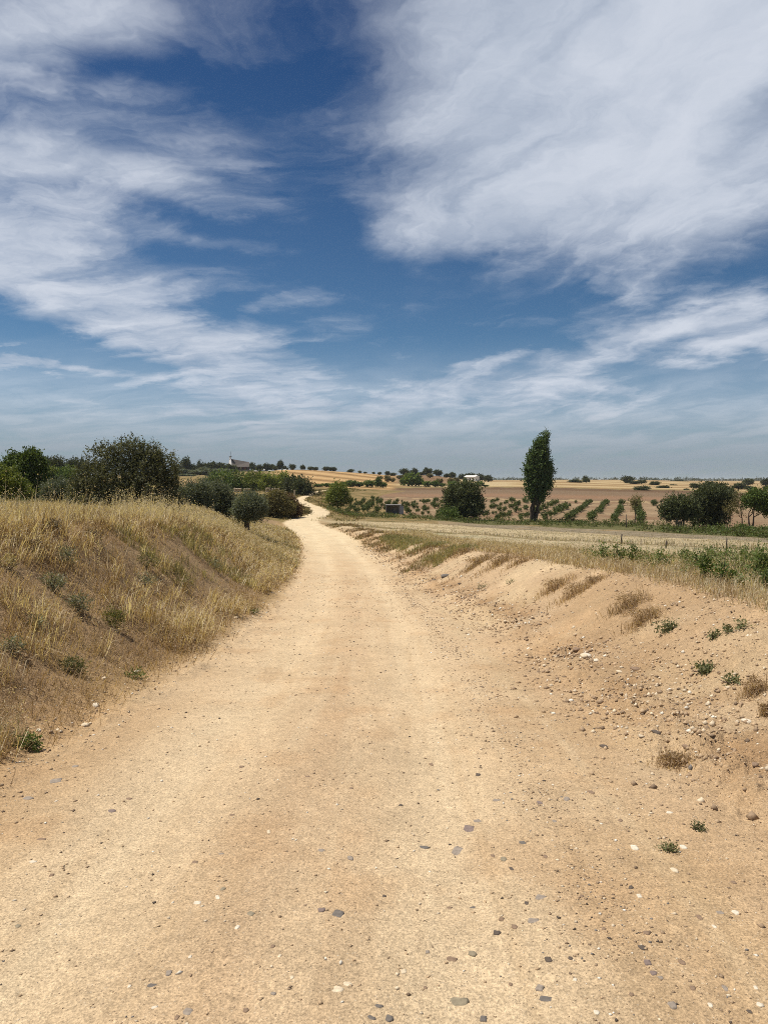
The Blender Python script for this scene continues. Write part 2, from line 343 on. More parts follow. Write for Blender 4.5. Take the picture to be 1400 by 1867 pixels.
def road_frame(x, y):                    # signed sideways offset (right positive), along distance, road height
    n = len(x); s = np.full(n, 999.0); yy = np.zeros(n); zz = np.zeros(n)
    idx = np.nonzero((np.hypot(x, y) < 300))[0]
    ax, ay = R_X[:-1], R_Y[:-1]; dx, dy = np.diff(R_X), np.diff(R_Y); l2 = dx * dx + dy * dy
    for i in range(0, len(idx), 8000):
        k = idx[i:i + 8000]; px = x[k][:, None] - ax; py = y[k][:, None] - ay
        u = np.clip((px * dx + py * dy) / l2, 0, 1); ex = px - u * dx; ey = py - u * dy; d2 = ex * ex + ey * ey
        j = d2.argmin(1); a = np.arange(len(k)); uu = u[a, j]
        sg = np.sign(dy[j] * px[a, j] - dx[j] * py[a, j]); sg[sg == 0] = 1
        s[k] = np.sqrt(d2[a, j]) * sg; yy[k] = R_Y[j] + uu * dy[j]; zz[k] = EYE - (R_D[j] + uu * (R_D[j + 1] - R_D[j]))
    return s, yy, zz
def terrain(x, y, fine=True):
    x = np.asarray(x, float).ravel(); y = np.asarray(y, float).ravel()
    zl = land_z(x, y); s, ya, zr = road_frame(x, y)
    r = np.hypot(x, y)
    wob = fbm(x, y, 0.35, 3, 5) * 0.45
    foot_l = 1.75 + wob * 0.5; crest_l = 4.5 + wob
    foot_r = np.interp(ya, [0, 15, 21, 31, 60], [2.75, 2.6, 2.4, 2.2, 1.9]) + wob * 0.15; crest_r = foot_r + np.interp(ya, [0, 10, 25, 60], [1.75, 1.6, 1.7, 1.2]) + wob * .08
    far = smooth(60, 90, ya)                                       # beyond the cut the road lies on the land
    lin01 = lambda a, b, v: np.clip((v - a) / (b - a), 0, 1)
    tl = .5 * smooth(foot_l, crest_l, -s) + .5 * lin01(foot_l, crest_l, -s); tr = .5 * smooth(foot_r - .3, crest_r, s) + .5 * lin01(foot_r - .3, crest_r, s)
    w = np.where(s < 0, tl, tr)
    wf = smooth(1.3, 4.0, np.abs(s)); w = w * (1 - far) + wf * far
    end = smooth(205, 235, ya); w = np.where(np.abs(s) > 500, 1, np.maximum(w, end))
    zr = zr - 0.0
    z = zr * (1 - w) + zl * w
    onroad = smooth(2.6, 1.4, np.abs(s)) * (1 - end)
    bank = np.where(np.abs(s) < 500, (1 - onroad), 1.0)
    if fine:
        z = z + onroad * (-0.028 * np.exp(-((s - 0.8) / .3) ** 2) - 0.028 * np.exp(-((s + 0.75) / .32) ** 2) + 0.012 * fbm(x, y, 1.2, 3, 11) + 0.006 * fbm(x, y, 7, 2, 12) * (r < 25))
        near = smooth(70, 15, r)
        slope_l = np.where(s < 0, smooth(2.0, 2.8, -s) * smooth(7.5, 5, -s), 0.0)
        slope_r = np.where((s > 0), smooth(2.1, 2.7, s) * smooth(7, 5, s), 0.0)
        z = z + near * slope_l * (0.11 * fbm(x, y, 0.9, 4, 21) + 0.05 * fbm(s * 1.0, ya * 3.3, 1.0, 3, 22))
        z = z + near * slope_r * (0.02 * fbm(x, y, .8, 2, 31) + 0.05 * fbm(x, y, 4.5, 4, 32, .66) * smooth(-.35, .3, fbm(x, y, .6, 3, 33)))
        # windrow of graded clods along the right foot
        wr = np.exp(-((s - foot_r + .12) / .30) ** 2) * smooth(2, 4, ya) * smooth(60, 40, ya)
        z = z + wr * np.clip(0.055 + 0.12 * fbm(x, y, 1.3, 3, 41) + 0.07 * fbm(x, y, 6, 4, 42, .65), -0.01, .3)
        wl = np.exp(-((-s - foot_l + .05) / .25) ** 2) * smooth(2, 4, ya) * smooth(60, 40, ya)
        z = z + wl * np.clip(0.02 + 0.05 * fbm(x, y, 1.6, 3, 43) + 0.03 * fbm(x, y, 8, 2, 44), -0.01, .2)
        z = z + bank * (1 - slope_l) * (1 - slope_r) * (0.035 * fbm(x, y, .7, 4, 51) * smooth(400, 60, r))
    return z, s, ya
def H(x, y): return terrain(np.atleast_1d(x), np.atleast_1d(y))[0]
def ground_at(px, py, lo=1.5, hi=500):                         # the ground point that a sight line meets
    k = (px - CX) / F_PX; d = np.exp(np.linspace(math.log(lo), math.log(hi), 500))
    z = H(k * d, d); ray = EYE - d * (py - HOR) / F_PX
    hit = np.nonzero(z >= ray)[0]; i = hit[0] if len(hit) else len(d) - 1
    return np.array([k * d[i], d[i], z[i]])
def spot(px, d):                                               # a ground point by bearing column and distance
    x = (px - CX) / F_PX * d; return np.array([x, d, H(x, d)[0]])

# field boundaries: distance by bearing column
BX = [560, 600, 700, 850, 1000, 1200, 1400, 1700]
B1 = [75, 70, 62, 50, 36, 27, 21, 17]; B2 = [90, 86, 82, 73, 62, 46, 36, 28]; B3 = [97, 95, 92, 88, 80, 64, 48, 38]
B4 = [106, 104, 103, 100, 98, 86, 64, 50]; B5 = [152, 152, 170, 170, 166, 156, 140, 130]; B6 = [245, 248, 262, 275, 270, 255, 235, 220]

def build_ground():
    azd = np.concatenate([np.arange(-180, -45, 6.0), np.arange(-45, -31, 0.5), np.arange(-31, 31, 0.125), np.arange(31, 45, 0.5), np.arange(45, 180, 6.0)])
    A = np.radians(azd)
    lr = np.concatenate([np.log([0.35, 0.7, 1.1, 1.45]), np.arange(math.log(1.7), math.log(620), 0.0112), np.arange(math.log(622), math.log(30000), 0.12)])
    Rr = np.exp(lr); na, nr = len(A), len(Rr)
    aa, rr = np.meshgrid(A, Rr); X = (np.sin(aa) * rr).ravel(); Y = (np.cos(aa) * rr).ravel()
    Z, S, YA = terrain(X, Y)
    R = np.hypot(X, Y); PX = CX + F_PX * np.tan(np.clip(np.arctan2(X, Y), -AZ_MAX, AZ_MAX)); front = Y > 0
    # ---- base colours of the soils and crops
    def mixc(c, col, w): return c * (1 - w[:, None]) + np.asarray(col) * w[:, None]
    n1 = fbm(X, Y, .25, 5, 101); n2 = fbm(X, Y, 1.7, 4, 102); n3 = fbm(X, Y, 7, 2, 103); nb = fbm(X, Y, .035, 4, 104)
    c = np.tile(alb(172, 140, 92), (len(X), 1))
    c = mixc(c, alb(150, 118, 74), smooth(-.2, .4, n1) * .7)
    left = (S < 0) & (S > -500) | ((S >= 500) & (PX < 590))
    # left land beyond the bank: dry grass with greener patches
    lw = smooth(6, 14, R) * left
    c = mixc(c, alb(150, 128, 78), lw * .8); c = mixc(c, alb(92, 98, 52), lw * smooth(0.0, .5, fbm(X, Y, .06, 4, 120) + .15) * .8)
    # left cut: brown earth
    sl = smooth(1.9, 2.5, -S) * smooth(5.2, 4.2, -S) * (YA < 75)
    c = mixc(c, alb(178, 149, 112), sl * .9); c = mixc(c, alb(146, 117, 82), sl * smooth(0, .45, n2) * .6)
    # right side fields
    right = front & (PX > 560) & ((S > 0))
    d = Y; w1 = 1.0 + .06 * n1
    b1, b2, b3, b4, b5, b6 = [np.interp(PX, BX, b) for b in (B1, B2, B3, B4, B5, B6)]
    def band(lo, hi, soft): return right * smooth(lo * (1 - soft), lo * (1 + soft), d * w1) * smooth(hi * (1 + soft), hi * (1 - soft), d * w1)
    stub = band(b1 * 0.02, b1, .03); c = mixc(c, alb(206, 186, 148), stub); c = mixc(c, alb(172, 168, 130), stub * smooth(-.1, .5, n1 + .4 * n2) * .75)
    c = mixc(c, alb(212, 188, 146), stub * smooth(.1, .5, fbm(X * .5, Y * .25, .5, 4, 131)) * .6)
    ln = band(b1 * .985, b1 * 1.05, .015); c = mixc(c, alb(140, 122, 80), ln)
    s3 = band(b1 * 1.03, b2, .02); c = mixc(c, alb(208, 188, 148), s3); c = mixc(c, alb(168, 148, 108), s3 * smooth(-.1, .4, n1) * .6)
    g = band(b2, b3, .02) * smooth(640, 900, PX) * smooth(-.5, .1, n1 + .3); c = mixc(c, alb(164, 150, 124), g * .9); c = mixc(c, alb(128, 114, 92), g * smooth(-.2, .4, n2) * .9)
    g2 = band(b2, b3, .02) * (1 - smooth(640, 900, PX)); c = mixc(c, alb(182, 158, 118), g2)
    wd = band(b3, b4, .02); c = mixc(c, alb(92, 98, 56), wd * .85)
    vy = band(b4, b5, .015) * smooth(8, 14, S); c = mixc(c, alb(158, 133, 102), vy); c = mixc(c, alb(178, 152, 118), vy * smooth(0, .45, n1) * .8); c = mixc(c, alb(142, 110, 82), vy * smooth(.1, .5, -n1) * .7)
    pl = band(b5, b6, .01); c = mixc(c, alb(136, 113, 87), pl)
    c = mixc(c, alb(112, 86, 60), pl * smooth(.60, .72, (d - b5) / (b6 - b5)) * .8)
    c = mixc(c, alb(160, 124, 94), pl * np.exp(-(((d - b5) / (b6 - b5) - .2) / .12) ** 2) * .8)
    e5 = band(b5 * .985, b5 * 1.015, .006); c = mixc(c, alb(192, 166, 124), e5 * .8)
    e6 = band(b6 * .985, b6 * 1.02, .006); c = mixc(c, alb(160, 146, 98), e6 * .8)
    gold = band(b6 * 1.02, 1e6, .01); c = mixc(c, alb(188, 162, 116), gold)
    strip = np.sin(np.log(np.maximum(d, 10)) * 34 + (PX - 900) * .0045 + 2.2 * nb)
    c = mixc(c, alb(158, 126, 84), gold * smooth(0, .5, strip) * .8); c = mixc(c, alb(206, 182, 136), gold * smooth(.3, .8, -strip) * .7)
    knoll = gold * smooth(700, 740, PX) * smooth(850, 800, PX) * smooth(300, 340, d) * smooth(540, 500, d); c = mixc(c, alb(134, 104, 76), knoll * .9)
    pale = gold * smooth(820, 850, PX) * smooth(950, 915, PX) * smooth(285, 300, d) * smooth(460, 430, d); c = mixc(c, alb(204, 182, 138), pale * .8)
    # striped hill
    hill = front * smooth(495, 515, PX) * smooth(728, 705, PX) * smooth(228, 240, R); c = mixc(c, alb(190, 152, 102), hill)
    u = np.log(np.maximum(R, 10)) * 8.6 + (PX - 600) * .0085 - ((PX - 610) / 170) ** 2 * .5 + .25 * nb
    st = np.sin(u * 2 * math.pi / 1.15)
    c = mixc(c, alb(214, 178, 124), hill * smooth(.2, .75, st) * .85); c = mixc(c, alb(140, 110, 66), hill * smooth(.45, .9, -st) * .85)
    churchhill = front * smooth(505, 485, PX) * smooth(330, 370, R) * smooth(-50, 0, PX + 600); c = mixc(c, alb(150, 130, 86), churchhill * .7)
    patch = front * np.exp(-(((PX - 350) / 18) ** 2)) * smooth(225, 240, R) * smooth(330, 310, R); c = mixc(c, alb(206, 168, 120), patch)
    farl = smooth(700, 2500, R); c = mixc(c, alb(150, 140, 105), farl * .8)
    verge = (np.abs(S) < 14) * smooth(72, 84, YA) * (YA < 230); c = mixc(c, alb(158, 134, 88), verge * .9); c = mixc(c, alb(120, 108, 62), verge * smooth(-.1, .5, n1))
    # road and its sandy shoulders
    end = smooth(205, 232, YA); isr = (np.abs(S) < 500) * (1 - end)
    berm = isr * (S > 0) * smooth(1.6, 2.0, S) * smooth(5.6, 4.6, S + .5 * n1) * smooth(75, 45, YA)
    c = mixc(c, alb(219, 189, 150), berm); c = mixc(c, alb(200, 166, 124), berm * smooth(.0, .5, n1) * .7); c = mixc(c, alb(232, 206, 164), berm * smooth(.1, .5, fbm(X, Y, .6, 3, 140)) * .6)
    fr = np.interp(YA, [0, 15, 21, 31, 60], [2.95, 2.85, 2.6, 2.4, 2.1])
    wr = isr * np.exp(-((S - fr + .1) / .32) ** 2) * (S > 0) * smooth(70, 50, YA); c = mixc(c, alb(176, 138, 96), wr * smooth(-.35, .3, n2) * .75)
    wl = isr * np.exp(-((-S - 1.85) / .35) ** 2) * (S < 0) * smooth(70, 50, YA); c = mixc(c, alb(196, 164, 118), wl * .8)
    hw = np.interp(YA, [0, 62, 80, 92, 115, 150], [1.7, 1.7, 1.45, 1.1, .85, .8]) + .18 * fbm(X, Y, .5, 3, 150)
    hw = hw + .12 * fbm(X, Y, 2.2, 3, 151) * smooth(40, 10, R)
    rd = isr * smooth(hw + np.interp(YA, [0, 70, 100], [.45, .4, .12]), hw - .1, np.abs(S))
    c = mixc(c, alb(222, 194, 155), rd)
    shoulder = isr * smooth(95, 60, YA) * smooth(.9, 1.6, np.abs(S)) * smooth(3.1, 2.0, np.abs(S)); c = mixc(c, alb(196, 162, 120), shoulder * smooth(-.35, .4, n1 + .3 * n2) * .65)
    crown = rd * np.exp(-((S - .05 - .25 * fbm(X * .4, Y * .15, 1, 2, 160)) / .34) ** 2); c = mixc(c, alb(204, 170, 132), crown * smooth(-.45, .25, fbm(X * 1.5, Y * .6, .9, 5, 161)) * .45)
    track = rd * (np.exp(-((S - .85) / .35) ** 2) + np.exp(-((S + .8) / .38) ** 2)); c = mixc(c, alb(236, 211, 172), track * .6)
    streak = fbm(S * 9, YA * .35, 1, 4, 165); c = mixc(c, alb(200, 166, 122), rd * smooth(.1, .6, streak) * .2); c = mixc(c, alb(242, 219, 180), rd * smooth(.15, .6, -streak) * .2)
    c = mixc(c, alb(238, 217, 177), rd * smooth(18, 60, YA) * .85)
    c = mixc(c, alb(200, 160, 116), rd * smooth(.15, .6, fbm(X, Y, 1.6, 5, 170)) * .3)
    c = c * (1 + .04 * n3 * smooth(30, 8, R) + .04 * n2)[:, None]
    c = np.clip(c, .01, .9)
    rough = np.clip(.25 + .9 * smooth(1.9, 3.0, np.abs(S)) * (np.abs(S) < 500) + .5 * (np.abs(S) >= 500), 0, 1) * (1 - .6 * rd) * smooth(-.5, .25, fbm(X, Y, .8, 3, 190) + .25)
    c = np.hstack([c, np.maximum(rough, .12)[:, None]])
    # ---- faces, sorted into the pieces of the setting
    i, j = np.meshgrid(np.arange(nr - 1), np.arange(na), indexing='ij'); j2 = (j + 1) % na
    Fq = np.stack([i * na + j, i * na + j2, (i + 1) * na + j2, (i + 1) * na + j], -1).reshape(-1, 4)[:, ::-1]
    ctr = Fq[:, 0]
    V = np.stack([X, Y, Z], 1)
    # close the hole under the viewer
    V = np.vstack([V, [[0, 0, terrain([0.0], [0.0])[0][0]]]]); c = np.vstack([c, c[0]])
    cap = np.array([[len(V) - 1, len(V) - 1, (k + 1) % na, k] for k in range(na)])
    zone = np.full(len(Fq), 0)
    sS, sY, sR, sPX, sRight, sd_ = S[ctr], YA[ctr], R[ctr], PX[ctr], right[ctr], Y[ctr]
    zone[sRight & (sd_ < b3[ctr])] = 1; zone[sRight & (sd_ >= b3[ctr]) & (sd_ < b5[ctr])] = 2
    zone[sRight & (sd_ >= b5[ctr]) & (sd_ < b6[ctr])] = 3
    zone[(sR > 238) & (sPX > 500) & (sPX < 720) & front[ctr]] = 4
    onR = (np.abs(sS) < 500) & (sY < 232)
    zone[onR & (sS < 0) & (sS > -4.8) & (sY < 75) & (sY > -60)] = 5
    zone[onR & (sS > 0) & (sS < 4.9) & (sY < 70)] = 6
    zone[onR & (np.abs(sS) < np.interp(sY, [0, 62, 80, 92, 115, 150], [1.95, 1.95, 1.65, 1.25, 1.0, .95]))] = 7
    names = ['ground', 'stubble_field', 'vineyard_ground', 'ploughed_field', 'striped_hill', 'earth_bank', 'sand_berm', 'dirt_road']
    labels = ['dry land with grass and far fields out to the horizon', 'pale stubble field right of the road', 'red brown soil of the vineyard', 'brown ploughed field behind the vineyard',
              'golden hill with curved mown stripes', 'brown earth bank left of the road', 'sandy berm along the right of the road', 'pale sandy dirt road winding to the hill']
    for k, nm in enumerate(names):
        f = Fq[zone == k]
        if not len(f): continue
        u, inv = np.unique(f, return_inverse=True)
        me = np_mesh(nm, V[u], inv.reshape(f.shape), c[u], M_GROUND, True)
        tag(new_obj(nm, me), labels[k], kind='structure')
    tri = cap[:, [1, 2, 3]][:, ::-1]
    u, inv = np.unique(tri, return_inverse=True)
    me = np_mesh('ground', V[u], inv.reshape(tri.shape), c[u], M_GROUND, True)
    tag(new_obj('ground', me), 'ground underfoot at the viewpoint', kind='structure')
build_ground()

def build_mountains():
    a = np.radians(np.arange(-60, 60, .25)); rows = []
    for (r, hs) in ((3900, 0), (4200, .088), (4700, 0)):
        x, y = np.sin(a) * r, np.cos(a) * r
        h = 70 + 95 * np.clip(fbm(a * 10, a * 0, 1.0, 5, 300), -.6, 1) + 45 * np.exp(-((np.degrees(a) - 9) / 6) ** 2) + 40 * np.exp(-((np.degrees(a) - 22) / 7) ** 2) - 60 * (np.degrees(a) < 5)
        rows.append(np.stack([x, y, np.clip(h, 4, 400) * hs - 2], 1))
    V = np.vstack(rows); n = len(a)
    F = [(k * n + i, k * n + i + 1, (k + 1) * n + i + 1, (k + 1) * n + i) for k in range(2) for i in range(n - 1)]
    me = np_mesh('mountains', V, np.array(F), np.tile((.12, .14, .12), (len(V), 1)), simple_mat('mountain', (.13, .14, .12)), True)
    tag(new_obj('mountains', me), 'faint low mountains on the horizon', kind='structure')
build_mountains()

# ------------------------------------------------------------------ plants: leaf clouds, trunks, trees
def unit(v): return v / np.maximum(np.linalg.norm(v, axis=1, keepdims=True), 1e-9)
def leaf_cloud(lobes, n_twigs, per, twig_len, leaf_len, leaf_w, pal, seed, shell=0.45, up=0.35, hang=0.0, spread=0.9):
    g = np.random.default_rng(seed); lobes = np.asarray(lobes, float)
    wts = (lobes[:, 3] * lobes[:, 4] * lobes[:, 5]) ** 0.7; li = g.choice(len(lobes), n_twigs, p=wts / wts.sum())
    dirs = unit(g.normal(size=(n_twigs, 3))); rho = (shell + (1 - shell) * g.random(n_twigs) ** 0.7) * (1 + .10 * g.normal(size=n_twigs))
    base = lobes[li, :3] + dirs * lobes[li, 3:6] * rho[:, None]
    td = unit(dirs * 0.8 + np.array([0, 0, up]) + g.normal(size=(n_twigs, 3)) * .55)
    tl = twig_len * (0.5 + g.random(n_twigs))
    ptone = np.clip(g.normal(.5, .28, n_twigs), 0, 1)
    t = g.random((n_twigs, per))
    P = base[:, None] + td[:, None] * (t * tl[:, None])[..., None] + g.normal(size=(n_twigs, per, 3)) * (leaf_len * .45)
    ax = unit((td[:, None] * .6 + g.normal(size=(n_twigs, per, 3)) * spread + np.array([0, 0, -hang])).reshape(-1, 3))
    side = unit(np.cross(ax, g.normal(size=ax.shape)))
    P = P.reshape(-1, 3); n = len(P); L = leaf_len * (.6 + .8 * g.random(n))[:, None]; W = leaf_w * (.6 + .8 * g.random(n))[:, None]
    V = np.stack([P, P + ax * L * .5 + side * W * .5, P + ax * L, P + ax * L * .5 - side * W * .5], 1).reshape(-1, 3)
    F = np.arange(n * 4).reshape(n, 4)
    pal = np.asarray(pal, float); tone = np.clip(np.repeat(ptone, per) * .65 + g.random(n) * .35, 0, .999) * (len(pal) - 1)
    i0 = tone.astype(int); fr = (tone - i0)[:, None]
    C = pal[i0] * (1 - fr) + pal[np.minimum(i0 + 1, len(pal) - 1)] * fr
    return V, F, np.repeat(C, 4, 0)
def tubes(paths, seg=7):                         # tapered limbs: list of (points, radii)
    V = []; F = []; o = 0
    for pts, rad in paths:
        pts = np.asarray(pts, float); n = len(pts)
        for i in range(n):
            t = pts[min(i + 1, n - 1)] - pts[max(i - 1, 0)]; t = t / (np.linalg.norm(t) + 1e-9)
            a = np.cross(t, [0, 1, 0.13]); a /= np.linalg.norm(a) + 1e-9; b = np.cross(t, a)
            for k in range(seg):
                an = 2 * math.pi * k / seg; V.append(pts[i] + (a * math.cos(an) + b * math.sin(an)) * rad[i] * (1 + .12 * math.sin(3 * an + i)))
        for i in range(n - 1):
            for k in range(seg): F.append((o + i*seg + k, o + i*seg + (k+1) % seg, o + (i+1)*seg + (k+1) % seg, o + (i+1)*seg + k))
        o += n * seg
    return np.array(V), np.array(F)
def limb(p0, p1, r0, r1, g, n=5, wob=.06):
    p0, p1 = np.asarray(p0, float), np.asarray(p1, float); t = np.linspace(0, 1, n)[:, None]
    P = p0 + (p1 - p0) * t; ln = np.linalg.norm(p1 - p0); P[1:-1] += g.normal(size=(n - 2, 3)) * ln * wob
    return P, r0 + (r1 - r0) * t[:, 0]

OAK = [(.035,.045,.021), (.066,.079,.034), (.116,.133,.058)]
OLIVE = [(.085,.100,.062), (.145,.165,.108), (.225,.245,.17)]
WILD = [(.056,.062,.034), (.105,.112,.062), (.20,.20,.125)]
GREEN = [(.052,.082,.019), (.101,.150,.034), (.194,.254,.063)]
LIME = [(.083,.112,.023), (.162,.195,.040), (.270,.299,.075)]
BROWN = [(.090,.081,.034), (.159,.143,.059), (.229,.193,.086)]
RUST = [(.086,.055,.030), (.152,.095,.050), (.218,.142,.075)]
POPL = [(.041,.072,.025), (.084,.129,.046), (.174,.227,.095)]
FIGG = [(.075,.115,.030), (.14,.19,.055), (.24,.28,.10)]
GREYG = [(.13,.14,.085), (.21,.22,.14), (.31,.31,.215)]
def lobe_abs(px, py, rx, rz, d, dd=0.0, ry=None):
    m = d / F_PX; return ((px - CX) * m, d + dd, EYE - d * (py - HOR) / F_PX, rx * m, (ry if ry is not None else rx * .9) * m, rz * m)
def tree(name, label, cat, d, base_px, lobes_px, pal, n_leaf, leaf, aspect=.45, group=None, trunk=None, per=10, twig=None, up=.35, shell=.45, hang=0.0, seed=0, mat=None, bark=None, stems=1, spread=.9, lower=0):
    """lobes_px: column,row,half width,half height (photo units at that distance), optional depth offset in metres"""
    base = spot(base_px, d); m = d / F_PX; g = np.random.default_rng(seed + 1000)
    lob = np.array([lobe_abs(l[0], l[1], l[2], l[3], d, (l[4] if len(l) > 4 else 0.0)) for l in lobes_px]); lob[:, :3] -= base
    lob[:, 2] = np.maximum(lob[:, 2], lob[:, 5] * .25)
    root = tag(new_obj(name, None, loc=base), label, cat, group)
    V, F, C = leaf_cloud(lob, max(4, n_leaf // per), per, twig if twig else leaf * 3.0, leaf, leaf * aspect, pal, seed, shell, up, hang, spread)
    keep = (V.reshape(-1, 4, 3)[:, :, 2].min(1) > -0.25 - lower); F = F[keep]
    new_obj('crown', np_mesh('crown', V, F, C, mat or M_LEAF), None, root)
    hgt = max((lob[:, 2] + lob[:, 5]).max(), .5); r = trunk if trunk else hgt * .03
    paths = []
    order = np.argsort(-lob[:, 3]); fork = np.array([0, 0, max(.12 * hgt, (lob[:, 2] - lob[:, 5]).min() * .8)])
    for k in range(stems):
        off = np.array([g.normal() * r * 1.6, g.normal() * r * 1.6, 0]) if stems > 1 else np.zeros(3)
        fk = fork + off * 2.0
        paths.append(limb(off + [0, 0, -.35], fk, r * 1.3, r * .85, g, 4, .03))
        for q in order[k::stems][:6]:
            end = lob[q, :3] + [0, 0, lob[q, 5] * .5]
            paths.append(limb(fk, end, r * .6, r * .15, g, 6, .05))
            for _ in range(2):
                e2 = lob[q, :3] + g.normal(size=3) * lob[q, 3:6] * .55
                paths.append(limb(fk * .4 + lob[q, :3] * .6, e2, r * .25, r * .06, g, 4, .06))
    tv, tf = tubes(paths)
    new_obj('trunk', np_mesh('trunk', tv, tf, None, bark or M_BARK, True), None, root)
    return root

# ------------------------------------------------------------------ the trees and shrubs nearest the road on the left
tree('wild_olive_tree', 'large dark spiky wild olive bush above the left bank', 'tree', 32, 240,
     [(188,838,20,24),(235,831,28,27),(268,838,28,28),(300,856,25,30),(168,872,28,28),(215,880,45,40,-.3),(275,890,45,45,-.3),(152,905,25,28),(165,922,28,18,-.5),(310,905,18,35),(230,915,50,22,-.4)],
     WILD, 46000, .10, .46, twig=.34, up=.75, shell=.35, seed=1, trunk=.11, per=13, stems=3, spread=.6, lower=.3)
tree('broadleaf_tree', 'bright green broadleaf tree with several pointed tops at the left edge', 'tree', 62, 52,
     [(20,858,13,22),(45,862,25,30),(62,852,16,26),(27,842,8,15),(58,838,8,14),(70,848,7,18),(50,885,30,22),(76,880,10,22)],
     GREEN, 24000, .20, .6, twig=.5, up=.6, seed=2, trunk=.16)
tree('shrub', 'yellow green shrub at the left edge in front of the broadleaf tree', 'shrub', 40, 12,
     [(15,885,28,26),(36,902,20,20),(2,872,18,18),(-24,885,25,30)], LIME, 14000, .12, .5, twig=.3, up=.5, seed=3, trunk=.05, stems=3, group='shrubs at the left edge')
tree('olive_shrub', 'round grey green olive shrub left of the large wild olive', 'shrub', 46, 108,
     [(106,897,27,20),(124,905,20,16),(95,908,18,12)], OLIVE, 15000, .12, .36, twig=.3, seed=4, trunk=.05, stems=2)
tree('olive_shrub', 'wide olive shrub touching the right side of the large wild olive', 'shrub', 43, 355,
     [(345,908,26,26),(365,902,22,22),(352,926,34,18),(328,915,14,22)], OLIVE, 20000, .12, .36, twig=.32, up=.45, seed=5, trunk=.07, stems=2, lower=.3)
tree('olive_shrub', 'grey green olive shrub between the wide olive shrub and the small olive tree', 'shrub', 45, 402,
     [(392,904,26,23),(412,918,20,22),(398,928,30,16)], OLIVE, 17000, .12, .36, twig=.32, up=.45, seed=6, trunk=.07, stems=2, lower=.3)
tree('olive_tree', 'small olive tree with a short dark trunk at the road bend', 'tree', 41, 450,
     [(456,919,25,19),(443,931,16,16),(470,928,15,16),(455,936,22,12)], OLIVE, 18000, .11, .36, twig=.28, up=.3, seed=7, trunk=.15, hang=.2)
tree('bush', 'brownish green bush behind the small olive tree', 'bush', 80, 506,
     [(503,914,20,18),(490,924,14,17),(512,928,24,15)], BROWN, 13000, .19, .45, twig=.45, seed=8, trunk=.06, stems=3, lower=.4)
tree('bush', 'rusty brown bush at the inside of the road curve', 'bush', 82, 538,
     [(524,919,15,15),(538,929,11,11),(526,932,20,10)], RUST, 12000, .19, .45, twig=.45, seed=9, trunk=.06, stems=3, lower=.4)
tree('shrub', 'low dry shrub on the inside of the S-bend right of the rusty bush', 'shrub', 90, 557, [(556,932,6,7),(560,937,4,4)], BROWN, 700, .17, .5, seed=10, trunk=.03, group='shrubs along the S-bend')
tree('shrub', 'small dark shrub between the two arms of the far road bend', 'shrub', 150, 579, [(578,901,7,3.5),(572,904,5,3)], BROWN, 500, .25, .5, seed=11, trunk=.03, group='shrubs along the S-bend')
tree('broadleaf_tree', 'light green bushy tree just right of the far road bend', 'tree', 112, 617,
     [(617,905,18,18),(615,892,11,9),(627,912,11,12),(605,912,10,12)], LIME, 9000, .22, .5, twig=.7, up=.8, seed=12, trunk=.09, stems=3)
# ------------------------------------------------------------------ right of the road
tree('poplar_tree', 'tall dark poplar standing alone right of centre', 'tree', 96, 970,
     [(993.8, 797, 4.5, 8), (989.2, 810, 8.1, 12), (980.9, 818, 7.2, 12), (983.7, 830, 12.6, 18), (972.6, 840, 9.9, 18), (978.2, 855, 16.2, 22), (991.0, 850, 11.7, 20), (976.3, 875, 15.3, 20), (989.2, 882, 12.6, 18), (1001.2, 858, 5.4, 16), (962.5, 862, 5.4, 18), (980.0, 897, 11.7, 14), (963.4, 887, 5.4, 13), (999.3, 884, 5.4, 12), (972.6, 905, 8.1, 10), (981.8, 906, 11.7, 12), (986.4, 822, 10.8, 14), (969.0, 872, 8.1, 18), (994.7, 872, 9.0, 18)],
     POPL, 26000, .21, .8, twig=.6, up=1.1, shell=.5, seed=20, trunk=.17, stems=5, spread=.8)
tree('tree', 'dark round bushy tree left of the poplar', 'tree', 100, 845,
     [(840,904,27,20),(856,898,20,17),(824,906,16,17),(846,926,33,20),(864,922,15,20),(832,930,20,16)], OAK + [(.075,.075,.03)], 24000, .24, .55, twig=.6, up=.5, seed=21, trunk=.16, stems=3, lower=.3)
tree('bush', 'bright green low bush at the foot of the dark round tree', 'bush', 97, 818, [(818,939,17,9),(806,942,8,7)], GREEN, 2600, .20, .5, seed=22, trunk=.04, stems=2, lower=.3)
tree('tree', 'low spreading dark tree with pale bare stems right of the vine rows', 'tree', 76, 1238,
     [(1236,922,26,16),(1214,934,10,13),(1250,930,18,18),(1228,938,18,12)], OAK + [(.06,.07,.03)], 12000, .2, .5, twig=.5, up=.5, seed=23, trunk=.10, stems=4, bark=M_BARK_PALE)
tree('tree', 'big dark tree in the clump at the right, beside the low spreading tree', 'tree', 78, 1296,
     [(1300,903,32,18),(1287,920,26,22),(1282,942,26,18),(1322,913,16,18),(1302,935,26,26)], OAK + [(.055,.06,.028)], 24000, .21, .5, twig=.5, up=.5, seed=24, trunk=.18, stems=3, lower=.3)
tree('tree', 'thin sparse tree between the big dark clump and the right edge', 'tree', 74, 1352,
     [(1344,912,9,13),(1334,928,13,8),(1350,930,7,9)], BROWN, 1500, .14, .45, twig=.5, seed=25, trunk=.06)
tree('tree', 'green topped tree with two bare trunks at the right edge', 'tree', 73, 1370,
     [(1370,912,13,11),(1390,918,16,12),(1384,906,14,9),(1402,925,10,12)], GREEN, 9000, .2, .55, twig=.5, up=.4, seed=26, trunk=.085, stems=2)
